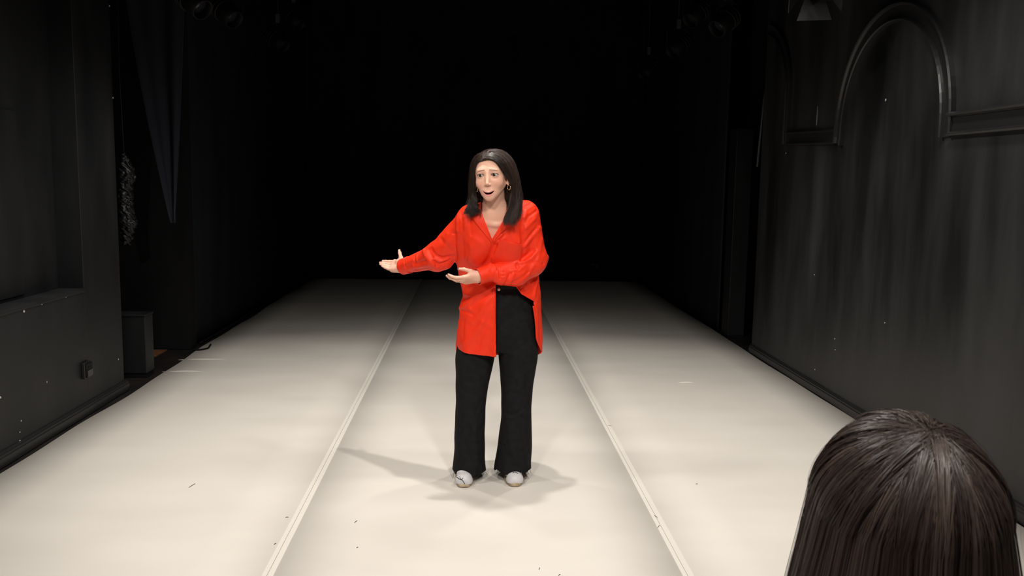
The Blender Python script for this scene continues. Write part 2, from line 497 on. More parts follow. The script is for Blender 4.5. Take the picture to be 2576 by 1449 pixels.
def baseboard(name, x, s, y0, y1, parent=None):
    """skirting with a rounded top lip; s = +1 faces right"""
    prof = [(0, 0), (0.026, 0), (0.026, 0.046), (0.020, 0.052), (0.021, 0.060), (0.014, 0.068), (0.008, 0.071), (0, 0.071)]
    bm = bmesh.new(); rings = []
    for y in np.linspace(y0, y1, 60):
        w = 0.0015 * math.sin(y * 7.3)
        rings.append([bm.verts.new((x + s * (a + (w if a > 0.01 else 0)), y, b)) for a, b in prof])
    for r0, r1 in zip(rings[:-1], rings[1:]):
        for k in range(len(prof)):
            bm.faces.new((r0[k], r0[(k + 1) % len(prof)], r1[(k + 1) % len(prof)], r1[k]))
    bm.faces.new(rings[0]); bm.faces.new(rings[-1][::-1])
    return struct(obj_bm(name, bm, 'trim', parent))
baseboard('baseboard_left', XL, 1, -3.0, YWL + 0.02)

def chips(parent, pts, x, s):
    for (u, v, r) in pts:
        d = RAY([u], [v])[0]; c = CAM_POS + d * ((x - CAM_POS[0]) / d[0])
        bm = bmesh.new()
        n = 7; ring = [bm.verts.new((c[0] + s * 0.0012, c[1] + r * 1.3 * math.cos(2 * math.pi * k / n) * random.uniform(.6, 1.2), c[2] + r * math.sin(2 * math.pi * k / n) * random.uniform(.6, 1.2))) for k in range(n)]
        back = [bm.verts.new((p.co.x - s * 0.003, p.co.y, p.co.z)) for p in ring]
        bm.faces.new(ring)
        for k in range(n): bm.faces.new((ring[k], ring[(k + 1) % n], back[(k + 1) % n], back[k]))
        obj_bm('paint_chip', bm, 'chip', parent)
chips(wall_left, [(60, 783, .009), (105, 765, .006), (166, 747, .005), (20, 783, .003), (118, 961, .004), (53, 1059, .005), (50, 1087, .004), (50, 1109, .006), (298, 904, .005), (275, 15, .008), (284, 246, .006), (1, 1000, .006)], XL, 1)

# double socket on the left wall
s0 = W(229, 930, 5.45); sk = empty('wall_socket', (XL, s0[1], s0[2]))
tag(sk, 'black wall socket low on the left wall above the skirting', 'socket')
def sub(o): return o
def local_box(name, lo, hi, m, parent, bevel=0.0):
    return box(name, lo, hi, m, parent, bevel)
local_box('back_box', (0, -0.05, -0.05), (0.022, 0.05, 0.05), 'trim', sk, 0.004)
local_box('face_plate', (0.022, -0.044, -0.044), (0.030, 0.044, 0.044), 'metal', sk, 0.003)
fl = local_box('cover_flap', (0.030, -0.036, -0.04), (0.036, 0.036, 0.0), 'metal_grey', sk, 0.002)
for dy in (-0.015, 0.015):
    tube('pin_hole', [(0.0295, dy, 0.02), (0.0315, dy, 0.02)], 0.006, 'black', sk, 8)

# ---- recess behind the left wall: end wall, low plinth, bare boards, bundle, drape
struct(box('wall_recess', (-4.0, YWL, 0), (-3.55, 7.6, CEIL), 'wall'))
struct(box('wall_left_return', (-3.55, 7.52, 0), (XL - 0.005, 7.66, CEIL), 'black'))
pl = empty('plinth_box', (-2.58, 6.50, 0))
tag(pl, 'low black plinth box standing just past the end of the left wall', 'box')
pb = box('body', (-0.19, -0.06, 0.03), (0.19, 0.10, 0.455), 'wall', pl, 0.004)
box('lid', (-0.195, -0.066, 0.455), (0.195, 0.106, 0.470), 'wall', pl, 0.003)
box('foot_rail', (-0.185, -0.05, -0.004), (0.185, 0.09, 0.03), 'black', pl)
wp = box('floor_board', (-2.95, 7.22, -0.006), (-2.60, 7.50, -0.001), 'wood', floor)

# crumpled cloth bundle on the wall's end
def bundle():
    pts = [W(312, 395, 6.25), W(318, 440, 6.24), W(314, 500, 6.25), W(322, 560, 6.23), W(318, 605, 6.25)]
    pr = chain(pts, [0.018, 0.045, 0.038, 0.046, 0.028], 0.03)
    def f(P, b):
        d = union(pr, P, b)
        n = np.abs(np.sin(P[:, 0] * 70 + np.sin(P[:, 2] * 41) * 2)) + np.abs(np.sin(P[:, 2] * 63 + np.sin(P[:, 1] * 57 + P[:, 0] * 30) * 2)) + 0.5 * np.abs(np.sin(P[:, 2] * 140 + P[:, 0] * 110))
        return (d - 0.011 * (n - 1.0)) * 0.6
    lo = np.min(pts, 0) - 0.09; hi = np.max(pts, 0) + 0.09
    V, F = sculpt(f, lo, hi, 0.006)
    o = obj_np('cloth_bundle', V, F, M['crumple'], None, True)
    tag(o, 'crumpled shiny black plastic bundle hanging at the end of the left wall', 'bundle')
    top = W(312, 395, 6.25)
    set_origin(o, pts[-1])
    t = tube('hanging_cord', [Vector(top) - o.location, Vector(W(300, 180, 6.25)) - o.location, Vector(W(296, 20, 6.25)) - o.location, Vector((-2.66, 6.25, 4.49)) - o.location], 0.004, 'metal', o, 6)
    return o
M['crumple'] = mat('crumpled plastic', (0.0035, 0.0035, 0.004), 0.45, 0.3)
bundle()

def drape(name, A, Bp, ztop, zbot, folds, amp, material, label=None, cat='curtain', group=None, n=None, pinch=None, thick=0.004):
    """hanging cloth between plan points A and B; pinch(t_z) narrows it toward plan fraction"""
    A = np.array(A, float); Bp = np.array(Bp, float); L_ = np.linalg.norm(Bp - A)
    d = (Bp - A) / L_; nrm = np.array((-d[1], d[0]))
    nu = n or int(folds * 10); nv = 30
    us = np.linspace(0, 1, nu); V = []
    ph = RNG.uniform(0, 6.28, 4)
    for j in range(nv):
        tz = j / (nv - 1); z = ztop + (zbot - ztop) * tz
        for uu in us:
            w = math.sin(2 * math.pi * folds * uu + ph[0] + 0.4 * math.sin(tz * 3 + ph[1])) + 0.45 * math.sin(2 * math.pi * folds * 2.3 * uu + ph[2])
            q = uu
            if pinch: q = pinch(uu, tz)
            p = A + d * L_ * q + nrm * amp * w * (0.6 + 0.4 * tz)
            V.append((p[0], p[1], z))
    F = [(j * nu + i, j * nu + i + 1, (j + 1) * nu + i + 1, (j + 1) * nu + i) for j in range(nv - 1) for i in range(nu - 1)]
    o = obj_np(name, V, np.array(F), material)
    set_origin(o, ((A[0] + Bp[0]) / 2, (A[1] + Bp[1]) / 2, zbot))
    md = o.modifiers.new('thick', 'SOLIDIFY'); md.thickness = thick
    if label: tag(o, label, cat, group)
    return o
g0, g1 = W(300, 60, 7.0), W(476, 60, 7.0)
drape('stage_drape', (g0[0], 7.05), (g1[0], 6.98), CEIL - 0.02, W(428, 560, 7.0)[2], 1.1, 0.022, 'drape_grey',
      'charcoal drape drawn to a point in the recess behind the left wall', n=70,
      pinch=lambda u, t: u + (0.70 - u) * min(1.0, max(0.0, (t - 0.30) / 0.70)) ** 1.5 * 0.95)
# black masking drapes: left, right, back
drape('masking_drape', (XL - 0.03, 7.70), (XL - 0.03, 13.0), CEIL - 0.01, 0.008, 6, 0.007, 'drape', 'long black drape along the left edge of the pale floor', group=None)
drape('masking_drape', (XR - 0.01, 8.62), (XR - 0.01, 13.0), CEIL - 0.01, 0.008, 5, 0.007, 'drape', 'long black drape along the right edge of the pale floor')
bd = drape('backdrop', (-3.0, YB), (3.0, YB), 3.95, 0.008, 13, 0.02, 'drape', 'wide black backdrop closing off the far end of the stage', 'backdrop')
struct(box('wall_back', (-4.2, 13.6, 0), (4.2, 13.75, CEIL), 'black'))
drape('border_cloth', (-2.32, YB - 0.16), (2.40, YB - 0.16), CEIL - 0.01, 3.575, 12, 0.015, 'drape', 'short black border cloth hung above the far backdrop', 'curtain')
# small chalk scribble on the backdrop
c = W(1491, 667, YB - 0.04); 
def stroke(pts, r, parent):
    return tube('chalk_stroke', [Vector((c[0] + a, c[1], c[2] + b)) - parent.location for a, b in pts], r, 'chip_dim', parent, 5)
M['chip_dim'] = mat('chalk', (0.22, 0.22, 0.22), 0.9, 0.1)
stroke([(-.02, -.01), (-.005, .012), (.008, .0), (.022, .018), (.034, .02)], 0.006, bd)
stroke([(.05, .01), (.066, .004), (.062, -.016), (.07, -.032), (.052, -.038)], 0.006, bd)

# loose cable at the left edge of the vinyl
cp = [W(486, 880, 7.46), W(500, 881, 7.46), W(516, 877, 7.50), W(524, 872, 7.55), W(527, 866, 7.63), W(530, 862, 7.70)]
cp = [np.array((p[0], p[1], 0.008)) for p in cp]
cb = tube('floor_cable', catmull(cp, 24), 0.007, 'black', None, 8)
tag(cb, 'short loop of black cable at the left edge of the pale floor', 'cable'); set_origin(cb, cp[0])
ce = [(XL + 0.01 + 0.012 * math.sin(y * 3.1), y, 0.011) for y in np.linspace(7.75, 12.8, 60)]
cb2 = tube('floor_cable', ce, 0.010, 'black', None, 8)
tag(cb2, 'long black cable running along the foot of the left drape', 'cable'); set_origin(cb2, ce[0])

# ---- right wall with the arch moulding
YWR = 7.58
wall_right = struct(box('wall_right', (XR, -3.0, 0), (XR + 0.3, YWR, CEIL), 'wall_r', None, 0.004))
baseboard('baseboard_right', XR, -1, -3.0, YWR)
struct(box('wall_right_return', (XR + 0.3, 6.9, 0), (XR + 1.4, 7.0, CEIL), 'black'))
struct(box('wall_side_passage', (XR + 1.2, 7.0, 0), (XR + 1.4, 13.6, CEIL), 'black'))
struct(box('wall_far_right', (XR + 0.25, 8.72, 0), (XR + 1.2, 8.80, CEIL), 'black'))
chips(wall_right, [(1977, 386, .006), (2228, 252, .008), (2226, 812, .004), (2049, 691, .004), (2088, 1012, .004), (2060, 985, .004), (2100, 852, .005), (2101, 880, .004), (2050, 930, .005)], XR, -1)

def moulding(path, half, depth, name, parent):
    """moulded band along a (y, z) path on the right wall, standing proud of it"""
    pts = [np.array(p, float) for p in path]
    # band outer/inner beads and a flatter middle
    n = len(pts); prof = [(-half, 0), (-half, depth * .8), (-half * .86, depth), (-half * .70, depth * .8), (-half * .62, depth * .45), (0, depth * .30), (half * .55, depth * .45), (half * .66, depth * .9), (half * .82, depth * 1.05), (half * .97, depth * .8), (half, 0)]
    bm = bmesh.new(); rings = []
    for i in range(n):
        if i == 0: t = pts[1] - pts[0]
        elif i == n - 1: t = pts[-1] - pts[-2]
        else:
            t0 = pts[i] - pts[i - 1]; t1 = pts[i + 1] - pts[i]
            t0 = t0 / np.linalg.norm(t0); t1 = t1 / np.linalg.norm(t1); t = t0 + t1
        t = t / np.linalg.norm(t); nn = np.array((-t[1], t[0]))
        sc = 1.0
        if 0 < i < n - 1:
            sc = 1.0 / max(0.5, abs(float(np.dot(t, t1))))
        rings.append([bm.verts.new((XR - b, pts[i][0] + nn[0] * a * sc, pts[i][1] + nn[1] * a * sc)) for a, b in prof])
    for r0, r1 in zip(rings[:-1], rings[1:]):
        for k in range(len(prof) - 1):
            bm.faces.new((r0[k], r0[k + 1], r1[k + 1], r1[k]))
    bm.faces.new(rings[0]); bm.faces.new(rings[-1][::-1])
    return obj_bm(name, bm, 'trim', parent)

# the band runs: along the cornice, up and over the arch, along the short sill, and up again
Y_ARC0, Y_ARC1, Z_SP = 4.56, 5.93, 1.815
zc = 1.815
arch = []
cy, ry, rz = (Y_ARC0 + Y_ARC1) / 2, (Y_ARC1 - Y_ARC0) / 2, 0.70
for a in np.linspace(0, math.pi, 41):
    arch.append((cy - ry * math.cos(a), Z_SP + 0.0 + rz * math.sin(a) ** 0.92))
band = [(-1.0, zc), (4.56 - 0.0, zc)] + arch[1:-1] + [(5.93, zc), (5.99, zc + 0.02), (6.93, 1.855)]
run1 = [(-1.0, zc + .005), (4.53, zc + .005)]
tr = struct(empty('trim_1', (XR, 5.2, 1.8))); tr['label'] = 'black moulded band running along the right wall and over an arch'
def rel(o):
    o.matrix_parent_inverse = Matrix.Translation((-XR, -5.2, -1.8)); return o
rel(moulding(run1, 0.062, 0.040, 'cornice_band', tr))
rel(moulding([(Y_ARC0 + .0, 1.755), (Y_ARC0, 1.815)] + arch[1:-1] + [(Y_ARC1, 1.815), (Y_ARC1 + .01, 1.77)], 0.055, 0.034, 'arch_band', tr))
rel(moulding([(5.985, 1.825), (6.955, 1.855)], 0.052, 0.030, 'sill_band', tr))
up = [(6.965, 1.81), (6.965, 2.25)] + [(6.965 + 0.69 * (1 - math.cos(a)), 2.25 + 0.55 * math.sin(a)) for a in np.linspace(0.1, 1.35, 12)]
rel(moulding([(p[0], p[1]) for p in up if p[0] < YWR], 0.05, 0.030, 'side_band', tr))
# small drip of pale paint above the sill band
tube('paint_drip', [Vector((XR - .004, 6.36, 2.06)), Vector((XR - .004, 6.36, 1.92))], 0.004, 'chip_dim', wall_right, 6)

# tall black flat beyond the wall's far end
fp = empty('stage_flat', (XR + 0.09, 8.45, 0)); tag(fp, 'narrow upright black flat standing past the far end of the right wall', 'flat')
box('panel', (-0.085, -0.12, 0.012), (0.075, 0.10, 1.98), 'wall', fp, 0.004)
box('top_rail', (-0.095, -0.13, 1.98), (0.085, 0.11, 2.01), 'wall', fp, 0.003)
box('foot', (-0.09, -0.14, -0.004), (0.08, 0.12, 0.012), 'black', fp)

# leaning rope at the end of the right wall
rp = [np.array((XR + 0.02, 7.66, 2.0)), W(1922, 250, 7.70), W(1950, 130, 7.72), W(1982, 0, 7.74), np.array((XR + 0.52, 7.8, 4.45))]
ro = tube('hanging_rope', [W(1905, 420, 7.68)] + rp[1:], 0.010, 'metal_grey', None, 6)
tag(ro, 'thin dark rope slanting up beside the far end of the right wall', 'rope'); set_origin(ro, W(1905, 420, 7.68))

struct(box('ceiling', (-4.2, -3.0, CEIL), (4.2, 14.2, CEIL + 0.1), 'ceiling'))
struct(box('wall_front', (-4.2, -3.2, 0), (4.2, -3.0, CEIL), 'black'))

# ================================================================== lamps
def pipe(name, a, b, label):
    o = tube(name, [Vector(a), Vector(b)], 0.024, 'metal', None, 12); tag(o, label, 'pipe'); 
    set_origin(o, a)
    return o

def lantern(loc, target, label, group=None, on=None, size=1.0, barn=False, name='stage_lantern', rod=False):
    """hanging theatre lantern: clamp, yoke, body, lens tube, fins; on = (watts, colour, cone, blend, radius)"""
    root = empty(name, loc); tag(root, label, 'lamp', group)
    d = (Vector(target) - Vector(loc)).normalized(); q = d.to_track_quat('-Z', 'Y').to_matrix().to_4x4()
    s = size
    def place(o, rot=True):
        if rot: o.data.transform(q)
        return o
    def ring_body(name, prof, m):
        bm = bmesh.new(); seg = 20; rings = []
        for z, r in prof:
            rings.append([bm.verts.new((r * s * math.cos(2 * math.pi * k / seg), r * s * math.sin(2 * math.pi * k / seg), z * s)) for k in range(seg)])
        for a, b in zip(rings[:-1], rings[1:]):
            for k in range(seg): bm.faces.new((a[k], a[(k + 1) % seg], b[(k + 1) % seg], b[k]))
        return place(obj_bm(name, bm, m, root, True))
    ring_body('housing', [(0.16, 0.0), (0.16, 0.06), (0.13, 0.085), (0.0, 0.09), (-0.02, 0.078), (-0.10, 0.078), (-0.10, 0.070), (-0.03, 0.070)], 'metal')
    ring_body('lens', [(-0.035, 0.069), (-0.045, 0.05), (-0.05, 0.0)], 'glass')
    for k in range(3):
        ring_body('cooling_fin', [(0.03 + 0.035 * k, 0.088), (0.03 + 0.035 * k, 0.10), (0.036 + 0.035 * k, 0.10), (0.036 + 0.035 * k, 0.088)], 'metal')
    yk = bmesh.new()
    bm_tube(yk, [Vector((-0.115 * s, 0, 0)), Vector((-0.115 * s, 0, 0.14 * s)), Vector((0, 0, 0.19 * s)), Vector((0.115 * s, 0, 0.14 * s)), Vector((0.115 * s, 0, 0))], 0.009 * s, 6)
    obj_bm('yoke', yk, 'metal', root)
    cl = bmesh.new(); bm_box(cl, (-0.02 * s, -0.03 * s, 0.18 * s), (0.02 * s, 0.03 * s, 0.27 * s), 0.004); obj_bm('hook_clamp', cl, 'metal_grey', root)
    if rod:
        tube('drop_rod', [Vector((0, 0, 0.26 * s)), Vector((0, 0, CEIL - 0.003 - loc[2]))], 0.010, 'metal', root, 8)
    if barn:
        for k in range(4):
            a = k * math.pi / 2
            bm = bmesh.new()
            w0, w1, L_ = 0.06 * s, 0.10 * s, 0.13 * s
            p = [(-w0, 0.08 * s, -0.10 * s), (w0, 0.08 * s, -0.10 * s), (w1, 0.15 * s, -0.10 * s - L_), (-w1, 0.15 * s, -0.10 * s - L_)]
            vs = [bm.verts.new(Matrix.Rotation(a, 3, 'Z') @ Vector(v)) for v in p]
            vs2 = [bm.verts.new(Matrix.Rotation(a, 3, 'Z') @ (Vector(v) + Vector((0, 0.004, 0.002)))) for v in p]
            bm.faces.new(vs); bm.faces.new(vs2[::-1])
            for i in range(4): bm.faces.new((vs[i], vs2[i], vs2[(i + 1) % 4], vs[(i + 1) % 4]))
            place(obj_bm('barn_door', bm, 'barn', root))
    if on:
        wts, colr, cone_deg, blend, rad = on
        ld = bpy.data.lights.new('lantern_light', 'SPOT'); ld.energy = wts; ld.color = colr
        ld.spot_size = math.radians(cone_deg); ld.spot_blend = blend; ld.shadow_soft_size = rad
        lo = bpy.data.objects.new('lantern_light', ld); COL.objects.link(lo); lo.parent = root
        lo.matrix_local = Matrix.Translation(d * 0.12 * s) @ q
    return root
M['barn'] = mat('barn door', (0.022, 0.022, 0.023), 0.6, 0.3)
WARM = (1.0, 0.945, 0.875)
# pipes and working lanterns above the stage
for y, z, lb in ((0.5, 3.93, 'overhead lighting pipe nearest the viewer'), (3.4, 3.93, 'overhead lighting pipe just in front of the standing woman'), (5.6, 3.93, 'overhead lighting pipe behind the standing woman'), (-0.8, 4.31, 'overhead pipe behind the viewer carrying the added fill lanterns')):
    pipe('lighting_pipe', (-2.3, y, z), (2.4, y, z), lb)
pipe('lighting_pipe', (0.05, 4.00, 3.61), (0.05, 4.00, 4.49), 'vertical drop pipe carrying the lantern above the standing woman')
LAMPS = [
    # position, target, watts, cone, blend, radius
    ((0.05, 4.00, 3.30), (0.05, 4.0, 0.0), 130, 160, 0.5, 0.04, 'lit lantern on a drop arm straight above the standing woman'),
    ((1.45, 5.60, 3.62), (1.2, 5.6, 0.0), 102, 82, 0.5, 0.10, 'lit lantern behind the standing woman, right end'),
    ((-1.45, 5.60, 3.62), (-1.2, 5.6, 0.0), 104, 82, 0.5, 0.10, 'lit lantern behind the standing woman, left end'),
    ((1.55, 3.40, 3.62), (1.3, 4.2, 0.0), 90, 106, 0.5, 0.16, 'lit lantern to the right above the standing woman'),
    ((-1.55, 3.40, 3.62), (-1.3, 4.2, 0.0), 96, 106, 0.5, 0.16, 'lit lantern to the left above the standing woman'),
    ((0.70, 0.50, 3.62), (0.7, 1.8, 0.0), 84, 104, 0.5, 0.20, 'lit lantern on the front pipe, right end, above the seated watcher'),
    ((-1.30, 0.50, 3.62), (-1.1, 2.2, 0.0), 62, 104, 0.5, 0.20, 'lit lantern on the front pipe, left end'),
    ((1.00, -0.80, 4.00), (0.25, 4.05, 0.0), 340, 39, 0.45, 0.20, 'added front-fill lantern behind the viewer, right of centre'),  # this one and the next: unseen fill, added to brighten the woman's front
    ((-1.00, -0.80, 4.00), (-0.15, 4.05, 0.0), 340, 39, 0.45, 0.20, 'added front-fill lantern behind the viewer, left of centre'),
]
for pos, t, w, cd, bl, rad, lb in LAMPS:
    lantern(pos, t, lb, None, (w, WARM, cd, bl, rad))
# unlit lanterns hung at the sides, just visible in the dark
OFF = [((1750, 38), 8.3, -1), ((1820, 57), 7.3, -1), ((1705, 118), 9.0, -1), ((1630, 178), 10.4, -1), ((740, 50), 10.0, 1), ((490, 5), 6.4, 1), ((572, 33), 7.3, 1), ((700, 103), 9.4, 1)]
NM = {1750: 'unlit lantern high on the right, second from the stage front', 1820: 'unlit lantern high on the right, nearest the stage front', 1705: 'unlit lantern high on the right, third from the stage front', 1630: 'unlit lantern high on the right, farthest back',
      740: 'unlit lantern high on the left, second farthest back', 490: 'unlit lantern high on the left, nearest the stage front', 572: 'unlit lantern high on the left, second from the stage front', 700: 'unlit lantern high on the left, farthest back'}
for (u, v), y, s in OFF:
    p = W(u, v, y)
    lantern(p, p + np.array((s * 1.0, -0.6, -0.9)), NM[u], 'unlit side lanterns', None, 1.0, False, 'stage_lantern', True)
p = W(2052, -52, 5.2)
lantern(p, p + np.array((-0.25, -0.75, -0.6)), 'unlit lantern with open barn doors above the right wall arch', None, None, 0.95, True, 'stage_lantern', True)

# ================================================================== the standing woman
# ---- head frame
YAW, ROLL = math.radians(13.0), math.radians(4.0)
EYE_Y = 3.925
H_F = np.array([-math.sin(YAW), -math.cos(YAW), -0.02]); H_F /= np.linalg.norm(H_F)
H_U = np.array([-math.sin(ROLL), 0.0, math.cos(ROLL)]); H_U -= H_F * (H_U @ H_F); H_U /= np.linalg.norm(H_U)
H_A = np.cross(H_U, -H_F)            # viewer's right
if H_A[0] < 0: H_A = -H_A
H_M = np.stack([H_A, H_F, H_U])      # rows: world -> local
H_O = W(1226.5, 441, EYE_Y) - H_F * 0.078
def hl(a, f, u): return H_O + a * H_A + f * H_F + u * H_U
def to_head(P): return (P - H_O) @ H_M.T

EYES = [(-0.0315, 0.0682, 0.0), (0.0315, 0.0682, 0.0)]
def head_local(L):
    """skull, face and ears in head coordinates (a right, f forward, u up)"""
    A = np.abs(L[:, 0]); S = np.stack([A, L[:, 1], L[:, 2]], 1)
    d = d_ell(L, (0, -0.014, 0.030), (0.0735, 0.092, 0.083))
    d = smin(d, d_ell(L, (0, 0.030, -0.018), (0.0575, 0.056, 0.070)), 0.03)
    d = smin(d, d_cone(S, np.array((0.0465, 0.000, -0.044)), np.array((0.009, 0.060, -0.093)), 0.016, 0.0145), 0.03)
    d = smin(d, d_ell(L, (0, 0.046, -0.071), (0.0365, 0.0375, 0.035)), 0.02)
    d = smin(d, d_ell(L, (0, 0.066, -0.0985), (0.0155, 0.0155, 0.0140)), 0.018)
    d = smin(d, d_ell(S, (0.0345, 0.050, -0.034), (0.025, 0.027, 0.024)), 0.018)
    d = smin(d, d_ell(S, (0.022, 0.066, 0.020), (0.024, 0.0140, 0.0100)), 0.02)      # brow
    d = smax(d, -d_ell(S, (0.031, 0.094, -0.001), (0.0170, 0.0150, 0.0105)), 0.018)     # sockets
    # nose
    d = smin(d, d_cone(L, np.array((0, 0.0800, 0.008)), np.array((0, 0.0970, -0.0365)), 0.0046, 0.0082), 0.013)
    d = smin(d, d_ell(S, (0.0086, 0.0880, -0.0420), (0.0058, 0.0085, 0.0054)), 0.007)
    d = smax(d, -d_ell(S, (0.0058, 0.0940, -0.0490), (0.0034, 0.0058, 0.0048)), 0.002)
    # eyelids round each eyeball
    e = np.array(EYES[1])
    q = S - e; r = np.linalg.norm(q, axis=1)
    lid = r - 0.0160
    op = np.abs(L[:, 2] - 0.0004) - 0.0064 * np.sqrt(np.maximum(0, 1 - ((A - e[0] - 0.0004) / 0.0155) ** 2))
    lid = smax(lid, -np.maximum(op, e[1] - S[:, 1]), 0.0015)
    d = np.maximum(d, -(np.maximum(r - 0.0159, 0.065 - S[:, 1])))
    d = smin(d, lid, 0.005)
    d = np.maximum(d, -(r - 0.0136))
    # mouth
    x = np.clip(L[:, 0] / 0.027, -1.2, 1.2)
    up = -0.0775 + 0.0105 * x * x; low = -0.0885 + 0.0210 * x * x
    lipu = [(-0.0275, 0.0700, -0.0660), (-0.014, 0.0800, -0.0722), (0.0, 0.0838, -0.0748), (0.014, 0.0800, -0.0722), (0.0275, 0.0700, -0.0660)]
    lipl = [(-0.0265, 0.0700, -0.0690), (-0.014, 0.0785, -0.0862), (0.0, 0.0815, -0.0920), (0.014, 0.0785, -0.0862), (0.0265, 0.0700, -0.0690)]
    for i in range(4):
        d = smin(d, d_cone(L, np.array(lipu[i]), np.array(lipu[i + 1]), 0.0026 + 0.001 * (i in (1, 2)), 0.0026 + 0.001 * (i in (0, 1, 2))), 0.005)
        d = smin(d, d_cone(L, np.array(lipl[i]), np.array(lipl[i + 1]), 0.0032, 0.0036), 0.005)
    hole = np.maximum(np.maximum(L[:, 2] - up, low - L[:, 2]), np.maximum(0.052 - L[:, 1], A - 0.0265))
    d = smax(d, -hole * 0.8, 0.0015)
    d = smin(d, d_ell(L, (0, 0.0610, -0.0885), (0.021, 0.0150, 0.0070)), 0.002)          # tongue
    # ears
    ea = d_ell(S, (0.0765, -0.012, -0.016), (0.0085, 0.0175, 0.030))
    ea = smax(ea, -d_ell(S, (0.085, -0.009, -0.012), (0.006, 0.010, 0.017)), 0.004)
    ea = smin(ea, d_ell(S, (0.0755, -0.004, -0.042), (0.006, 0.0085, 0.009)), 0.008)
    return smin(d, ea, 0.006)

# ---- shirt, trousers and body sections measured from the photo
TORSO = Loft([(512, 1222, 1292, 4.085, .055), (524, 1192, 1318, 4.09, .078), (540, 1166, 1338, 4.10, .098), (565, 1152, 1348, 4.115, .116), (600, 1147, 1352, 4.14, .126),
              (650, 1147, 1352, 4.175, .120), (690, 1153, 1355, 4.215, .110), (720, 1160, 1358, 4.225, .122), (742, 1164, 1359.5, 4.232, .135),
              (765, 1158, 1360, 4.24, .147), (800, 1154, 1360, 4.25, .152), (850, 1147, 1361, 4.26, .156), (915, 1148, 1362, 4.27, .158)], 2.15)
BODY_T = Loft([(520, 1215, 1292, 4.085, .050), (540, 1180, 1325, 4.10, .078), (565, 1168, 1335, 4.12, .098), (600, 1166, 1334, 4.145, .106), (650, 1172, 1326, 4.185, .092),
               (700, 1198, 1310, 4.225, .075), (740, 1190, 1318, 4.24, .082), (800, 1178, 1332, 4.26, .10), (860, 1166, 1338, 4.27, .10)], 2.1)
PELVIS = Loft([(700, 1190, 1318, 4.225, .094), (722, 1186, 1324, 4.235, .098), (745, 1178, 1334, 4.24, .107), (780, 1167, 1344, 4.25, .120), (825, 1156, 1348, 4.26, .126), (855, 1152, 1350, 4.265, .118), (878, 1155, 1346, 4.265, .10)], 2.2)
LEG_L = Loft([(835, 1165, 1240, 4.262, .10), (870, 1151, 1246, 4.262, .108), (900, 1145.5, 1243.5, 4.26, .105), (950, 1146.5, 1233, 4.25, .092), (1000, 1146.5, 1224, 4.24, .083), (1050, 1145, 1220.5, 4.245, .082),
              (1100, 1143, 1220, 4.255, .090), (1150, 1141.5, 1220, 4.265, .102), (1185, 1137, 1223, 4.27, .112), (1225, 1130, 1229, 4.275, .122)], 2.1)
LEG_R = Loft([(835, 1262, 1338, 4.262, .10), (870, 1252, 1350, 4.262, .108), (900, 1254.5, 1352, 4.26, .105), (945, 1258, 1345, 4.25, .092), (1000, 1261, 1338, 4.24, .083), (1050, 1260, 1337, 4.245, .082),
              (1095, 1255, 1338, 4.255, .090), (1140, 1249, 1337.5, 4.265, .102), (1175, 1243, 1336, 4.27, .112), (1225, 1236, 1340, 4.275, .122)], 2.1)

# arms: her right arm reaches to the viewer's left, her left forearm crosses in front
RS, RE, RW = W(1186, 560, 4.12), W(1097, 646, 4.24), W(1013, 671, 4.40)
LS, LE, LW = W(1326, 548, 4.12), W(1346, 655, 4.13), W(1203, 696, 4.005)

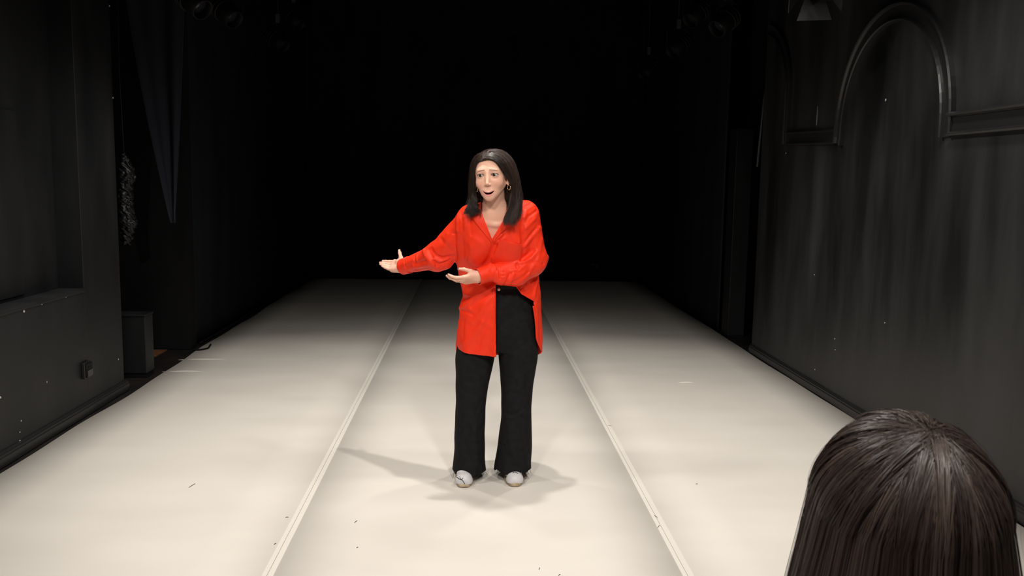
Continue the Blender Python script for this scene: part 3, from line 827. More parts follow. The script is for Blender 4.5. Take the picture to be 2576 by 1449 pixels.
# ---- hands
def frame(X, T):
    X = np.asarray(X, float); X = X / np.linalg.norm(X); T = np.asarray(T, float); T = T - X * (T @ X); T /= np.linalg.norm(T)
    return X, T
class Hand:
    """palm, four bent fingers and a thumb as tapered chains; local axes x fingers, t thumb side, n out of the palm"""
    def __init__(s, wrist, X, T, left, curls, spread, thumb, scale=1.0):
        X, T = frame(X, T); N = np.cross(X, T) if left else np.cross(T, X)
        s.o, s.M = np.asarray(wrist, float), np.stack([X, T, N]); s.sc = scale
        s.prims = []; s.tips = []
        k_t = [0.031, 0.0105, -0.0095, -0.0275]                 # knuckle offsets toward the thumb
        k_x = [0.0900, 0.0930, 0.0880, 0.0800]
        k_n = [0.000, -0.003, -0.002, 0.001]
        seg = [(0.041, 0.025, 0.020), (0.045, 0.028, 0.021), (0.041, 0.026, 0.020), (0.032, 0.020, 0.018)]
        rad = [(0.0098, 0.0086, 0.0077, 0.0062), (0.0098, 0.0086, 0.0077, 0.0062), (0.0093, 0.0082, 0.0074, 0.0060), (0.0084, 0.0073, 0.0066, 0.0054)]
        for i in range(4):
            w0 = (0.004, k_t[i] * 0.62, 0.0)
            kn = (k_x[i], k_t[i], k_n[i])
            s.add(w0, kn, 0.0135 if i < 3 else 0.0125, 0.0112, 0.016)
            p = np.array(kn, float); ang = 0.0; sp = spread[i]
            for j in range(3):
                ang += curls[i][j]
                dirn = np.array((math.cos(ang) * math.cos(sp), math.sin(sp) * math.cos(ang), math.sin(ang)))
                q = p + dirn * seg[i][j]
                s.add(p, q, rad[i][j], rad[i][j + 1], 0.0045 if j else 0.008)
                p0, p = p, q
            s.tips.append((p0, p, np.array((-math.sin(ang), 0, math.cos(ang))), rad[i][3]))
        s.add((0.022, 0.020, 0.008), (0.055, 0.030, 0.008), 0.0150, 0.0120, 0.018)      # ball of the thumb
        s.add((0.015, -0.020, 0.006), (0.060, -0.024, 0.005), 0.0130, 0.0110, 0.018)    # heel of the hand
        s.add((-0.035, 0, 0), (0.012, 0, 0), 0.0215, 0.0225, 0.02)
        tp = [np.array(t, float) for t in thumb]; tr_ = [0.0135, 0.0108, 0.0092, 0.0066]
        for j in range(3): s.add(tp[j], tp[j + 1], tr_[j], tr_[j + 1], 0.012 if j == 0 else 0.005)
        s.tips.append((tp[2], tp[3], None, tr_[3]))
    def w(s, p): return s.o + (np.asarray(p, float) * s.sc) @ s.M
    def add(s, a, b, r1, r2, k): s.prims.append(cone(s.w(a), s.w(b), r1 * s.sc, r2 * s.sc, k))
HR = Hand(RW + np.array((0.010, -0.008, 0.0)), (-0.74, 0.60, -0.02), (0.15, 0.62, 0.77), False,
          [(0.02, 0.14, 0.10), (0.06, 0.18, 0.12), (0.10, 0.22, 0.14), (0.14, 0.26, 0.16)], (-0.09, -0.02, 0.06, 0.14),
          [(0.020, 0.024, 0.004), (0.046, 0.052, 0.014), (0.066, 0.078, 0.018), (0.082, 0.096, 0.016)], 0.90)
HL = Hand(LW + np.array((0.012, 0.006, -0.002)), (-0.96, -0.16, -0.17), (0.05, -0.80, 0.56), True,
          [(0.16, 0.36, 0.28), (0.20, 0.38, 0.28), (0.26, 0.42, 0.30), (0.34, 0.46, 0.32)], (-0.04, 0.0, 0.03, 0.06),
          [(0.022, 0.022, 0.006), (0.050, 0.038, 0.024), (0.082, 0.042, 0.040), (0.110, 0.040, 0.050)], 0.88)

BODY = [BODY_T.prim(0.03)]
BODY += chain([hl(0, -0.022, -0.055), W(1247, 532, 4.075), W(1250, 570, 4.12)], [0.050, 0.052, 0.075], 0.04)
BODY += [cone(W(1235, 548, 4.075), W(1190, 556, 4.085), 0.030, 0.040, 0.04), cone(W(1262, 546, 4.075), W(1320, 550, 4.09), 0.030, 0.040, 0.04)]
BODY += [cone(W(1243, 566, 4.020), W(1205, 556, 4.038), 0.005, 0.007, 0.02), cone(W(1252, 566, 4.020), W(1290, 555, 4.038), 0.005, 0.007, 0.02)]   # collar bones
BODY += chain([RS, RE, RW + (RW - RE) * 0.02], [0.044, 0.032, 0.023], 0.02) + chain([LS, LE, LW + (LW - LE) * 0.02], [0.042, 0.032, 0.023], 0.02)
for LEG, ft in ((LEG_L, W(1167, 1215, 4.27)), (LEG_R, W(1297, 1210, 4.27))):
    hip = np.array((*[LEG.at(0.72)[i] for i in range(2)], 0.72)); kn = np.array((*[LEG.at(0.44)[i] for i in range(2)], 0.44))
    an = np.array((ft[0], 4.30, 0.085))
    BODY += chain([hip, kn, an], [0.085, 0.052, 0.036], 0.03)
    BODY += chain([an, np.array((ft[0], 4.31, 0.045)), np.array((ft[0], 4.16, 0.035))], [0.035, 0.034, 0.025], 0.02)
def body_f(P, b):
    d = union(BODY + HR.prims + HL.prims, P, b)
    if b is None or (np.all(H_O + 0.17 > b[0]) and np.all(H_O - 0.17 < b[1])):
        d = smin(d, head_local(to_head(P)), 0.020)
    return d

SKIN = np.array((0.74, 0.42, 0.305)); 
def paint_body(V):
    n = len(V); C = np.tile(SKIN, (n, 1)).astype(float)
    def mixc(w, c):
        nonlocal C
        w = np.clip(w, 0, 1)[:, None]; C = C * (1 - w) + np.array(c) * w
    L = to_head(V); near = (np.abs(L) < 0.16).all(1)
    A = np.abs(L[:, 0]); f, u = L[:, 1], L[:, 2]
    g = lambda d, w: np.exp(-(d / w) ** 2)
    mixc(near * g(np.linalg.norm((np.stack([A, f, u], 1) - (0.042, 0.066, -0.040)) / (1, 1, .8), axis=1), 0.022) * 0.28, (0.78, 0.30, 0.22))
    # brows: inner ends raised
    bx = np.clip((A - 0.011) / 0.034, 0, 1)
    bc = 0.0230 + 0.0025 * np.sin(bx * 2.6) - 0.0070 * bx
    mixc(near * (f > 0.03) * (A > 0.010) * (A < 0.046) * g(u - bc, 0.0021 - 0.0007 * bx) * 0.95, (0.075, 0.038, 0.026))
    # lids: soft shadow make-up and lash line
    ax = (A - 0.0319) / 0.0155
    edge = 0.0064 * np.sqrt(np.maximum(0, 1 - ax ** 2))
    on = near * (f > 0.05) * (np.abs(ax) < 1.15)
    mixc(on * (u > 0) * g(u - 0.0004 - edge, 0.0042) * 0.40, (0.36, 0.20, 0.15))
    mixc(on * (np.abs(ax) < 1.05) * (u > -0.001) * g(u - 0.0004 - edge, 0.0024) * 1.0, (0.02, 0.011, 0.009))
    mixc(on * (np.abs(ax) < 1.0) * (u < 0) * g(u - 0.0004 + edge, 0.0015) * 0.5, (0.09, 0.05, 0.04))
    # mouth
    x = np.clip(L[:, 0] / 0.027, -1.25, 1.25)
    up = -0.0775 + 0.0105 * x * x; low = -0.0885 + 0.0210 * x * x
    front = near * (f > 0.062) * (np.abs(x) < 1.12)
    mixc(front * (f > 0.066) * g(np.maximum(np.maximum(up - u, u - up - 0.0035), 0), 0.0012) * 0.55 * (np.abs(x) < 1.08), (0.66, 0.27, 0.23))
    mixc(front * (f > 0.066) * g(np.maximum(np.maximum(u - low, low - 0.0055 - u), 0), 0.0012) * 0.75 * (np.abs(x) < 1.05), (0.66, 0.22, 0.20))
    inn = near * (u < up + 0.0005) * (u > low - 0.0008) * (A < 0.0275) * (f > 0.03) * (f < 0.0765 - 0.010 * x * x)
    mixc(inn * 1.0, (0.055, 0.012, 0.012))
    mixc(inn * g(np.maximum(u + 0.0838, 0), 0.0014) * 0.95, (0.50, 0.19, 0.18))
    mixc(near * g(np.linalg.norm(np.stack([A, f, u], 1) - (0.0058, 0.093, -0.0465), axis=1), 0.0040) * 0.9, (0.10, 0.035, 0.028))  # nostril hollows: their shade painted into the skin colour
    # hands a little pinker at the tips
    for H in (HR, HL):
        for p0, p1, _, r in H.tips:
            mixc(g(np.linalg.norm(V - H.w(p1), axis=1), 0.016) * 0.45, (0.78, 0.36, 0.28))
        mixc(g(np.linalg.norm(V - H.w((0.05, 0, 0.02)), axis=1), 0.05) * 0.30, (0.80, 0.43, 0.34))
    return C

def merge(parts):
    Vs, Fs, o = [], [], 0
    for V, F in parts:
        Vs.append(V); Fs.append(F + o); o += len(V)
    return np.concatenate(Vs), np.concatenate(Fs)

lo_h, hi_h = H_O - 0.145, H_O + 0.145
fine_top = sculpt(body_f, (H_O[0] - 0.13, 3.78, 1.27), (H_O[0] + 0.16, 4.26, H_O[2] + 0.135), 0.0018)
hand_parts = []
for H in (HR, HL):
    c = H.w((0.085, 0.02, 0.01))
    hand_parts.append(sculpt(body_f, c - 0.125, c + 0.125, 0.0016, keep=lambda Q, H=H: (((Q - H.o) @ H.M.T)[:, 0] > -0.045)))
def not_hand(Q):
    ok = Q[:, 2] < 1.29
    for H in (HR, HL):
        L = (Q - H.o) @ H.M.T
        ok &= ~((L[:, 0] > -0.03) & (np.linalg.norm(L, axis=1) < 0.22))
    return ok
coarse = sculpt(body_f, (-0.5, 3.7, 0.0), (0.6, 4.55, 1.36), 0.007, keep=not_hand)
Vb, Fb = merge([fine_top, *hand_parts, coarse])
woman = obj_np('person', Vb, Fb, 'skin')
set_paint(woman, paint_body(Vb))
tag(woman, 'standing woman in a loose red shirt gesturing with both open hands', 'person')

# eyes
GAZE = H_F * math.cos(0.12) - H_A * math.sin(0.12)
for e in EYES:
    bm = bmesh.new(); bmesh.ops.create_uvsphere(bm, u_segments=24, v_segments=20, radius=0.0135)
    o = obj_bm('eye', bm, 'eye', woman, True)
    o.matrix_local = Matrix.Translation(hl(*e)) @ Vector(GAZE).to_track_quat('Z', 'Y').to_matrix().to_4x4()

# nails
for H, dark in ((HR, False), (HL, True)):
    for i, (p0, p1, nd, r) in enumerate(H.tips):
        a, b = H.w(p0), H.w(p1); ax = (b - a) / np.linalg.norm(b - a)
        if nd is None:      # thumb: nail on the outer side
            out = H.M[1] * 0.75 - H.M[2] * 0.35 if not dark else np.array((-0.35, -0.75, 0.50))
        else:
            out = -(nd @ H.M)
        out = out - ax * (out @ ax); out /= np.linalg.norm(out); side = np.cross(ax, out)
        bm = bmesh.new(); bmesh.ops.create_uvsphere(bm, u_segments=12, v_segments=8, radius=1.0)
        rr = r * H.sc
        m4 = Matrix.Identity(4)
        cc = b + out * rr * 0.62 + ax * rr * 0.25
        for i3 in range(3):
            m4[i3][0], m4[i3][1], m4[i3][2], m4[i3][3] = ax[i3] * rr * 1.05, side[i3] * rr * 0.80, out[i3] * rr * 0.45, cc[i3]
        bmesh.ops.transform(bm, matrix=m4, verts=bm.verts)
        obj_bm('fingernail', bm, 'nail' if dark else 'nail_bare', woman, True)

# earrings: chunky open hoops
for s in (-1, 1):
    c = hl(0.0795, 0.004, -0.060) if s > 0 else hl(-0.0705, 0.014, -0.062)
    pts = [c + 0.0095 * (math.cos(a) * H_U + math.sin(a) * (H_F * 0.55 + H_A * 0.84)) for a in np.linspace(0.25, 2 * math.pi - 0.1, 22)]
    tube('earring', pts, [0.0011 + 0.0011 * abs(math.sin(a * 0.5)) for a in np.linspace(0.25, 6.2, 22)], 'gold', woman, 8)
# ---- shirt
C_SH = 4.10
ARM_R = chain([RS, RE, RW], [0.074, 0.060, 0.0350], 0.035)
ARM_R += [cone(W(1158, 600, 4.16), W(1118, 652, 4.23), 0.040, 0.034, 0.03), cone(W(1102, 664, 4.24), W(1122, 660, 4.22), 0.028, 0.026, 0.03)]
ARM_L = chain([LS, LE, LW], [0.060, 0.054, 0.0310], 0.025)
ARM_L += [cone(W(1350, 636, 4.14), W(1371, 648, 4.15), 0.040, 0.014, 0.025), cone(W(1338, 672, 4.12), W(1300, 694, 4.075), 0.046, 0.043, 0.03), cone(W(1300, 694, 4.075), W(1262, 699, 4.04), 0.043, 0.035, 0.03)]
TRUNK = [TORSO.prim(0.03)]
TRUNK += [cone(W(1240, 528, 4.09), W(1186, 546, 4.105), 0.050, 0.058, 0.04), cone(W(1262, 526, 4.09), W(1322, 532, 4.115), 0.050, 0.052, 0.035)]
TRUNK += [cone(W(1208, 612, 4.055), W(1196, 650, 4.085), 0.030, 0.028, 0.06), cone(W(1288, 615, 4.055), W(1285, 650, 4.085), 0.030, 0.026, 0.06)]
def shirt_union(P, b, trunk=True):
    a = np.minimum(union(ARM_R, P, b), 5.0); l = union(ARM_L, P, b)
    if not trunk: return np.minimum(a, l)
    t = union(TRUNK, P, b)
    kk = np.clip((P[:, 2] - 1.24) / 0.10, 0, 1) * 0.024 + 0.006      # shoulders flow, elbows stay apart
    h = np.maximum(kk - np.abs(t - l), 0) / kk
    tl = np.minimum(t, l) - h * h * kk * 0.25
    return smin(tl, a, 0.03)
Z_SOLID = W(1250, 708, 4.2)[2]

def px_line(p, q, y):
    """signed distance (x, z plane at depth y) to the line p-q, positive on its right going from p to q"""
    a, b = W(*p, y), W(*q, y); d = np.array((b[0] - a[0], b[2] - a[2])); d /= np.linalg.norm(d)
    return lambda P: -((P[:, 0] - a[0]) * -d[1] + (P[:, 2] - a[2]) * d[0])
# neck opening: between two lines meeting at the lowest button
_nl = px_line((1207, 524), (1238, 603), 4.01); _nr = px_line((1238, 603), (1274, 540), 4.01)
def neck_cut(P):
    # inside the opening: right of the left line (going down) and left of the right line (going up)
    a = _nl(P); b = _nr(P)
    return np.maximum(np.maximum(a, b), P[:, 1] - 4.11)

_xp = lambda v: W(1247.5, v, 4.10)[0]
XPL = np.array([(W(1247, v, 4.10)[2], W(1247 + (v > 880) * 1.5, v, 4.10)[0]) for v in (900, 860, 800, 740, 700)])
_er = [W(1240, 716, 4.1), W(1298, 722, 4.1), (W(1312, 741, 4.1)), W(1338, 756, 4.13), W(1359, 768, 4.2), W(1400, 775, 4.2)]
ER = np.array([(p[0], p[2]) for p in _er])
_hl = [W(1120, 845, 4.2), W(1147, 868, 4.2), W(1154, 885, 4.15), W(1180, 893, 4.12), W(1220, 897.5, 4.1), W(1250, 899, 4.1), W(1400, 899, 4.1)]
HLm = np.array([(p[0], p[2]) for p in _hl])
_hb = [W(1140, 880, 4.3), W(1190, 905, 4.4), W(1250, 909, 4.4), W(1330, 905, 4.4), W(1352, 898, 4.3), W(1364, 884, 4.27)]
HB = np.array([(p[0], p[2]) for p in _hb])
SEAM = np.array([(W(1350, v, 4.2)[2], k) for v, k in ((900, 0.06), (885, 0.10), (850, 0.42), (800, 0.52), (768, 0.60), (700, 0.62))])
def tail_wave(Q, cx, cy):
    t = np.clip((Z_SOLID - Q[:, 2]) / 0.3, 0, 1)
    ang = np.arctan2(Q[:, 1] - cy, Q[:, 0] - cx)
    return t * (0.006 * np.sin(ang * 7 + 1.0 + Q[:, 2] * 9) + 0.003 * np.sin(ang * 15 + 2.0))
def shirt_base(P, b, disp=None):
    d = shirt_union(P, b)
    if disp is not None: d = d - disp
    low = P[:, 2] < Z_SOLID + 0.02
    if low.any():
        Q = P[low]; dt = TORSO.d(Q)
        cx, cy, rx, ry = TORSO.at(Q[:, 2])
        # gentle flare waves of the hanging tails
        dt = dt - tail_wave(Q, cx, cy)
        if disp is not None: dt = dt - disp[low]
        sh = np.abs(dt + 0.0050) - 0.0050
        front = Q[:, 1] < cy
        # front left tail: left of the placket, above its hem
        k1 = np.maximum(Q[:, 0] - np.interp(Q[:, 2], XPL[:, 0], XPL[:, 1]), np.interp(Q[:, 0], HLm[:, 0], HLm[:, 1]) - Q[:, 2])
        # front right: above the pulled-up edge
        k2 = np.interp(Q[:, 0], ER[:, 0], ER[:, 1]) - Q[:, 2]
        # back tail and its forward-curling right edge
        ys = cy - np.interp(Q[:, 2], SEAM[:, 0], SEAM[:, 1]) * ry
        k3 = np.maximum(np.interp(Q[:, 0], HB[:, 0], HB[:, 1]) - Q[:, 2], np.where(Q[:, 0] > cx, ys + 0.006, cy) - Q[:, 1])
        keepd = np.minimum(np.where(front, np.minimum(k1, k2), 1.0), k3)
        dl = np.maximum(sh, keepd * 0.8)
        # blend with sleeves that hang this low
        others = shirt_union(Q, b, False)
        if disp is not None: others = others - disp[low]
        low_d = np.minimum(dl, others)
        tt = np.clip((Q[:, 2] - Z_SOLID) / 0.02, 0, 1)
        d[low] = np.where(tt <= 0, low_d, d[low])
    return d

FOLDS = [  # photo polylines, height (+ ridge, - valley), width
    ([(1357, 573), (1338, 597), (1315, 626)], 0.007, 0.008), ([(1350, 573), (1334, 592), (1319, 612)], -0.005, 0.007), ([(1344, 552), (1319, 577)], 0.006, 0.008),
    ([(1344, 516), (1324, 528), (1319, 548)], 0.006, 0.007), ([(1336, 512), (1316, 524)], -0.005, 0.006), ([(1350, 530), (1330, 545), (1322, 560)], -0.005, 0.006),
    ([(1371, 582), (1360, 574), (1350, 572)], 0.004, 0.005), ([(1351, 633), (1336, 650), (1318, 659), (1300, 661)], 0.009, 0.009), ([(1340, 630), (1326, 643), (1316, 650)], -0.008, 0.010),
    ([(1373, 613), (1366, 664)], -0.005, 0.008), ([(1363, 600), (1356, 640), (1352, 655)], 0.004, 0.009), ([(1310, 655), (1300, 664), (1303, 676)], -0.008, 0.007), ([(1322, 668), (1306, 678), (1290, 680)], 0.005, 0.008),
    ([(1284, 688), (1277, 702), (1270, 716)], -0.006, 0.006), ([(1292, 690), (1286, 706), (1278, 717)], 0.005, 0.007), ([(1330, 684), (1312, 700), (1292, 710)], -0.004, 0.008), ([(1343, 668), (1330, 690)], 0.004, 0.009),
    ([(1256, 676), (1258, 700), (1259, 719)], -0.005, 0.0045), ([(1262, 684), (1268, 685)], -0.003, 0.003), ([(1262, 694), (1268, 694)], -0.003, 0.003), ([(1262, 704), (1268, 703)], -0.003, 0.003),
    # her right sleeve
    ([(1066, 629), (1072, 645), (1082, 658), (1092, 667)], 0.010, 0.009), ([(1078, 628), (1086, 645), (1096, 660), (1098, 668)], -0.008, 0.007), ([(1084, 627), (1094, 642), (1112, 650), (1146, 647)], -0.010, 0.009),
    ([(1090, 652), (1108, 658), (1128, 652)], 0.008, 0.007), ([(1098, 664), (1112, 660), (1130, 653)], -0.008, 0.006), ([(1043, 645), (1043, 661)], -0.006, 0.005), ([(1048, 642), (1049, 656)], 0.004, 0.005),
    ([(1039, 663), (1055, 661), (1071, 655)], -0.007, 0.006), ([(1040, 672), (1060, 670), (1080, 666)], 0.006, 0.009), ([(1021, 674), (1034, 666)], -0.006, 0.005), ([(1018, 655), (1021, 672), (1026, 690)], -0.003, 0.004),
    ([(1052, 679), (1066, 674), (1084, 678)], -0.004, 0.008), ([(1030, 684), (1046, 678)], -0.004, 0.006),
    ([(1140, 548), (1143, 588), (1147, 645)], -0.007, 0.012), ([(1131, 560), (1126, 590), (1120, 620)], 0.003, 0.014), ([(1108, 600), (1120, 612), (1135, 632)], -0.003, 0.013),
    ([(1152, 540), (1150, 560), (1150, 580)], 0.005, 0.008), ([(1160, 536), (1162, 556), (1163, 580)], -0.003, 0.008), ([(1170, 544), (1172, 570)], 0.003, 0.007), ([(1180, 546), (1183, 570), (1186, 590)], -0.003, 0.008),
    # body
    ([(1238, 612), (1241, 626), (1242, 644)], -0.008, 0.005), ([(1150, 690), (1160, 706)], 0.004, 0.012), ([(1262, 604), (1250, 626), (1238, 652), (1226, 678)], 0.010, 0.010), ([(1246, 620), (1236, 644), (1222, 668), (1208, 680)], -0.018, 0.014),
    ([(1314, 555), (1315, 585), (1316, 612), (1315, 652)], -0.016, 0.010), ([(1306, 612), (1310, 640), (1306, 656)], 0.004, 0.010), ([(1262, 592), (1250, 600), (1243, 606)], 0.006, 0.006), ([(1270, 590), (1256, 604)], -0.005, 0.005),
    ([(1185, 620), (1192, 650), (1206, 672)], 0.004, 0.022), ([(1162, 600), (1166, 640), (1170, 670)], -0.002, 0.014), ([(1172, 660), (1190, 674)], -0.004, 0.012), ([(1275, 640), (1262, 660), (1246, 672)], -0.004, 0.012),
    # left tail
    ([(1244, 719), (1222, 731), (1199, 742), (1178, 760), (1158, 775)], 0.009, 0.011), ([(1246, 728), (1226, 742), (1208, 754), (1186, 772)], -0.006, 0.010), ([(1238, 745), (1222, 762), (1206, 790), (1190, 812)], 0.004, 0.013),
    ([(1164, 752), (1172, 753), (1182, 750)], -0.006, 0.008), ([(1159, 781), (1172, 784), (1187, 790)], -0.007, 0.008), ([(1168, 738), (1180, 743)], 0.006, 0.008), ([(1213, 812), (1196, 834), (1180, 856)], 0.004, 0.016), ([(1230, 800), (1214, 836), (1204, 870)], -0.003, 0.014), ([(1166, 812), (1164, 850)], -0.003, 0.012),
    ([(1346, 700), (1336, 716), (1322, 726)], -0.008, 0.010), ([(1352, 706), (1346, 730), (1344, 746)], 0.006, 0.009), ([(1330, 714), (1320, 724), (1312, 728)], -0.006, 0.007), ([(1356, 790), (1358, 840), (1360, 870)], -0.003, 0.005),
]
_uv = np.array([p for f in FOLDS for p in f[0]], float)
_P3, _ = trace(shirt_base, _uv[:, 0], _uv[:, 1])
FOLD3, _i = [], 0
for f in FOLDS:
    n = len(f[0]); pts = _P3[_i:_i + n]; _i += n
    FOLD3.append((pts, f[1] * 1.5, f[2] * 0.88, pts.min(0) - 2.3 * f[2], pts.max(0) + 2.3 * f[2]))
def d_poly(P, pts):
    d = np.full(len(P), 9.0)
    for a, b in zip(pts[:-1], pts[1:]): d = np.minimum(d, d_cone(P, a, b, 0, 0))
    return d
def shirt_f(P, b):
    disp = None
    if b is not None:
        disp = np.zeros(len(P))
        for pts, amp, w, lo, hi in FOLD3:
            if np.any(lo > b[1]) or np.any(hi < b[0]): continue
            r = d_poly(P, pts) / w
            disp += amp * np.exp(-np.abs(r) ** 1.6)
        # fine crumple
        disp += 0.0010 * np.sin(P[:, 0] * 60 + 3 * np.sin(P[:, 2] * 31)) * np.sin(P[:, 2] * 47 + 2 * np.sin(P[:, 0] * 38 + P[:, 1] * 25))
    d = shirt_base(P, b, disp)
    # cuffs open at the wrists
    for Wp, E in ((RW, RE), (LW, LE)):
        ax = (Wp - E) / np.linalg.norm(Wp - E); t = (P - Wp) @ ax
        near = np.linalg.norm(P - Wp, axis=1) < 0.12
        rr = np.linalg.norm((P - Wp) - t[:, None] * ax, axis=1)
        d = np.where(near, np.maximum(d, np.maximum(t - 0.002, -0.9)), d)
        d = np.where(near, np.maximum(d, -np.maximum(rr - 0.0300, -t - 0.022)), d)
    d = np.maximum(d, -neck_cut(P))
    # hollow collar round the neck
    d = np.maximum(d, -np.maximum(union(BODY[:3], P, b) - 0.007, 1.30 - P[:, 2]))
    return d
Vs, Fs = sculpt(shirt_f, (-0.47, 3.85, 0.60), (0.56, 4.52, 1.47), 0.0032, slack=2.3)
shirt = obj_np('shirt', Vs, Fs, 'shirt', woman)
shirt['label'] = 'loose red-orange satin shirt, one tail pulled up'

def sheet(name, grid_uv, off, material, parent, thick=0.003, f=None, lift=None):
    """cloth flap laid on a surface: grid of photo points pushed out by off (number or same-shape table)"""
    g = np.asarray(grid_uv, float); r, c, _ = g.shape
    P, N = trace(f or shirt_base, g[..., 0].ravel(), g[..., 1].ravel())
    D = -RAY(g[..., 0].ravel(), g[..., 1].ravel())
    off = np.broadcast_to(np.asarray(off, float), (r, c)).ravel()
    P = P + (0.5 * N + 0.5 * D) * off[:, None]
    F = [(i * c + k, (i + 1) * c + k, (i + 1) * c + k + 1, i * c + k + 1) for i in range(r - 1) for k in range(c - 1)]
    o = obj_np(name, P, np.array(F), material, parent)
    md = o.modifiers.new('thick', 'SOLIDIFY'); md.thickness = thick; md.offset = 1
    md2 = o.modifiers.new('smooth', 'SUBSURF'); md2.levels = 1; md2.render_levels = 2
    return o
def ruled(a, b, n):
    a = np.asarray(a, float); b = np.asarray(b, float)
    return np.stack([a + (b - a) * t for t in np.linspace(0, 1, n)], 1)
# left lapel / collar wing, right lapel
li = catmull([(1214, 512), (1212, 532), (1222, 565), (1231, 588), (1238, 605)], 14)
lo_ = catmull([(1178, 518), (1190, 549), (1206, 572), (1222, 592), (1238, 612)], 14)
sheet('collar', ruled(li, lo_, 7), np.linspace(0.004, 0.010, 7)[None, :] * np.linspace(1.3, 0.45, 14)[:, None], 'shirt', shirt)
ri = catmull([(1277, 520), (1270, 546), (1258, 569), (1248, 586), (1239, 603)], 14)
ro_ = catmull([(1304, 528), (1291, 557), (1275, 572), (1257, 589), (1243, 607)], 14)
sheet('collar', ruled(ri, ro_, 7), np.linspace(0.004, 0.009, 7)[None, :] * np.linspace(1.3, 0.45, 14)[:, None], 'shirt', shirt)
# chest pocket with a sagging mouth
pt = catmull([(1259, 601), (1274, 605), (1292, 611), (1304, 614), (1312, 611)], 13)
pbm = catmull([(1228, 674), (1246, 674), (1268, 671), (1290, 667), (1309, 660)], 13)
sheet('pocket', np.transpose(ruled(pt, pbm, 9), (1, 0, 2)), np.interp(np.arange(9), [0, 1.5, 8], [0.010, 0.005, 0.001])[:, None] * np.ones((1, 13)), 'shirt', shirt, 0.0025, lambda P, b: union(TRUNK, P, b))
# placket edge on the hanging tail, with buttonhole stitches
pl_a = [(1241 - 0.5 * (k % 2), v) for k, v in enumerate(np.linspace(724, 896, 24))]
pl_b = [(1247.3, v) for v in np.linspace(724, 897, 24)]
sheet('placket', ruled(pl_a, pl_b, 4), 0.002, 'shirt', shirt, 0.002)
# piped hem along the forward edge of the back tail
_z = np.linspace(SEAM[1, 0], SEAM[4, 0] + 0.004, 40)
_cx, _cy, _rx, _ry = TORSO.at(_z); _ys = _cy - np.interp(_z, SEAM[:, 0], SEAM[:, 1]) * _ry
_lo, _hi = _cx.copy(), _cx + 0.30
for _ in range(40):
    _x = (_lo + _hi) / 2; _Q = np.stack([_x, _ys, _z], 1); _dd = TORSO.d(_Q) - tail_wave(_Q, _cx, _cy) + 0.004
    _hi = np.where(_dd > 0, _x, _hi); _lo = np.where(_dd > 0, _lo, _x)
tube('hem', np.stack([_lo, _ys, _z], 1), 0.0052, 'shirt', shirt, 8)
# cuffs
for Wp, E, L_ in ((LW, LE, 0.088), (RW, RE, 0.050)):
    ax = (E - Wp) / np.linalg.norm(E - Wp); bm = bmesh.new()
    r0 = 0.0365 if L_ > 0.06 else 0.0385
    pts = [Wp + ax * t for t in np.linspace(-0.003, L_, 12)]
    seg = 40; x_ = np.cross(ax, (0, 0, 1)); x_ /= np.linalg.norm(x_); y_ = np.cross(ax, x_)
    rings = []
    prof = [(p, r0 + 0.0025 * t + 0.0006 * math.sin(9 * t)) for p, t in zip(pts, np.linspace(0, 1, 12))]
    prof = [(pts[0], r0 - 0.003)] + prof + [(pts[-1], r0 - 0.002)]
    for p, rad in prof:
        rings.append([bm.verts.new(p + rad * (1 + 0.015 * math.sin(3 * a + 1)) * (x_ * math.cos(a) * 0.94 + y_ * math.sin(a) * 1.05)) for a in np.linspace(0, 2 * math.pi, seg, endpoint=False)])
    for a_, b_ in zip(rings[:-1], rings[1:]):
        for k in range(seg): bm.faces.new((a_[k], a_[(k + 1) % seg], b_[(k + 1) % seg], b_[k]))
    obj_bm('cuff', bm, 'shirt', shirt, True)

# ---- trousers
# raw hem: lower in front over the shoe for her right leg, arched over the shoe for her left
ZH_L = np.array([(W(u, v, 4.17)[0], W(u, v, 4.17)[2]) for u, v in ((1128, 1170), (1134, 1180), (1145, 1196), (1165, 1200), (1190, 1200), (1225, 1188), (1232, 1186))])
ZH_R = np.array([(W(u, v, 4.17)[0], W(u, v, 4.17)[2]) for u, v in ((1236, 1170), (1242, 1176), (1256, 1188), (1272, 1196), (1284, 1190), (1296, 1183), (1308, 1187), (1320, 1195), (1330, 1186), (1340, 1178))])
LEGF = [([(1268, 1035), (1284, 1044), (1302, 1040), (1318, 1028)], -0.005, 0.010), ([(1272, 1048), (1290, 1050), (1320, 1034)], 0.004, 0.009), ([(1276, 1060), (1284, 1100), (1286, 1140)], 0.005, 0.012), ([(1300, 1085), (1318, 1130), (1324, 1170)], 0.004, 0.010),
        ([(1152, 960), (1168, 985)], -0.004, 0.010), ([(1156, 1020), (1152, 1080), (1154, 1150)], 0.004, 0.010), ([(1336, 950), (1322, 975)], -0.004, 0.010), ([(1212, 1010), (1200, 1030)], -0.003, 0.008), ([(1265, 765), (1290, 770), (1320, 764)], -0.002, 0.006), ([(1195, 1080), (1200, 1130), (1200, 1180)], 0.004, 0.014)]
def trousers_base(P, b):
    dl, dr = LEG_L.d(P), LEG_R.d(P)
    top = LEG_L.z1
    dl = np.maximum(dl, P[:, 2] - top); dr = np.maximum(dr, P[:, 2] - top)
    dp = np.maximum(PELVIS.d(P), np.maximum(PELVIS.z0 - P[:, 2], P[:, 2] - PELVIS.z1))
    return smin(smin(dl, dr, 0.010), dp, 0.016)
_uv = np.array([p for f in LEGF for p in f[0]], float)
_P3, _ = trace(trousers_base, _uv[:, 0], _uv[:, 1])
LEG3, _i = [], 0
for f in LEGF:
    n = len(f[0]); pts = _P3[_i:_i + n]; _i += n
    LEG3.append((pts, f[1], f[2], pts.min(0) - 2.3 * f[2], pts.max(0) + 2.3 * f[2]))
XM = W(1248, 1180, 4.2)[0]
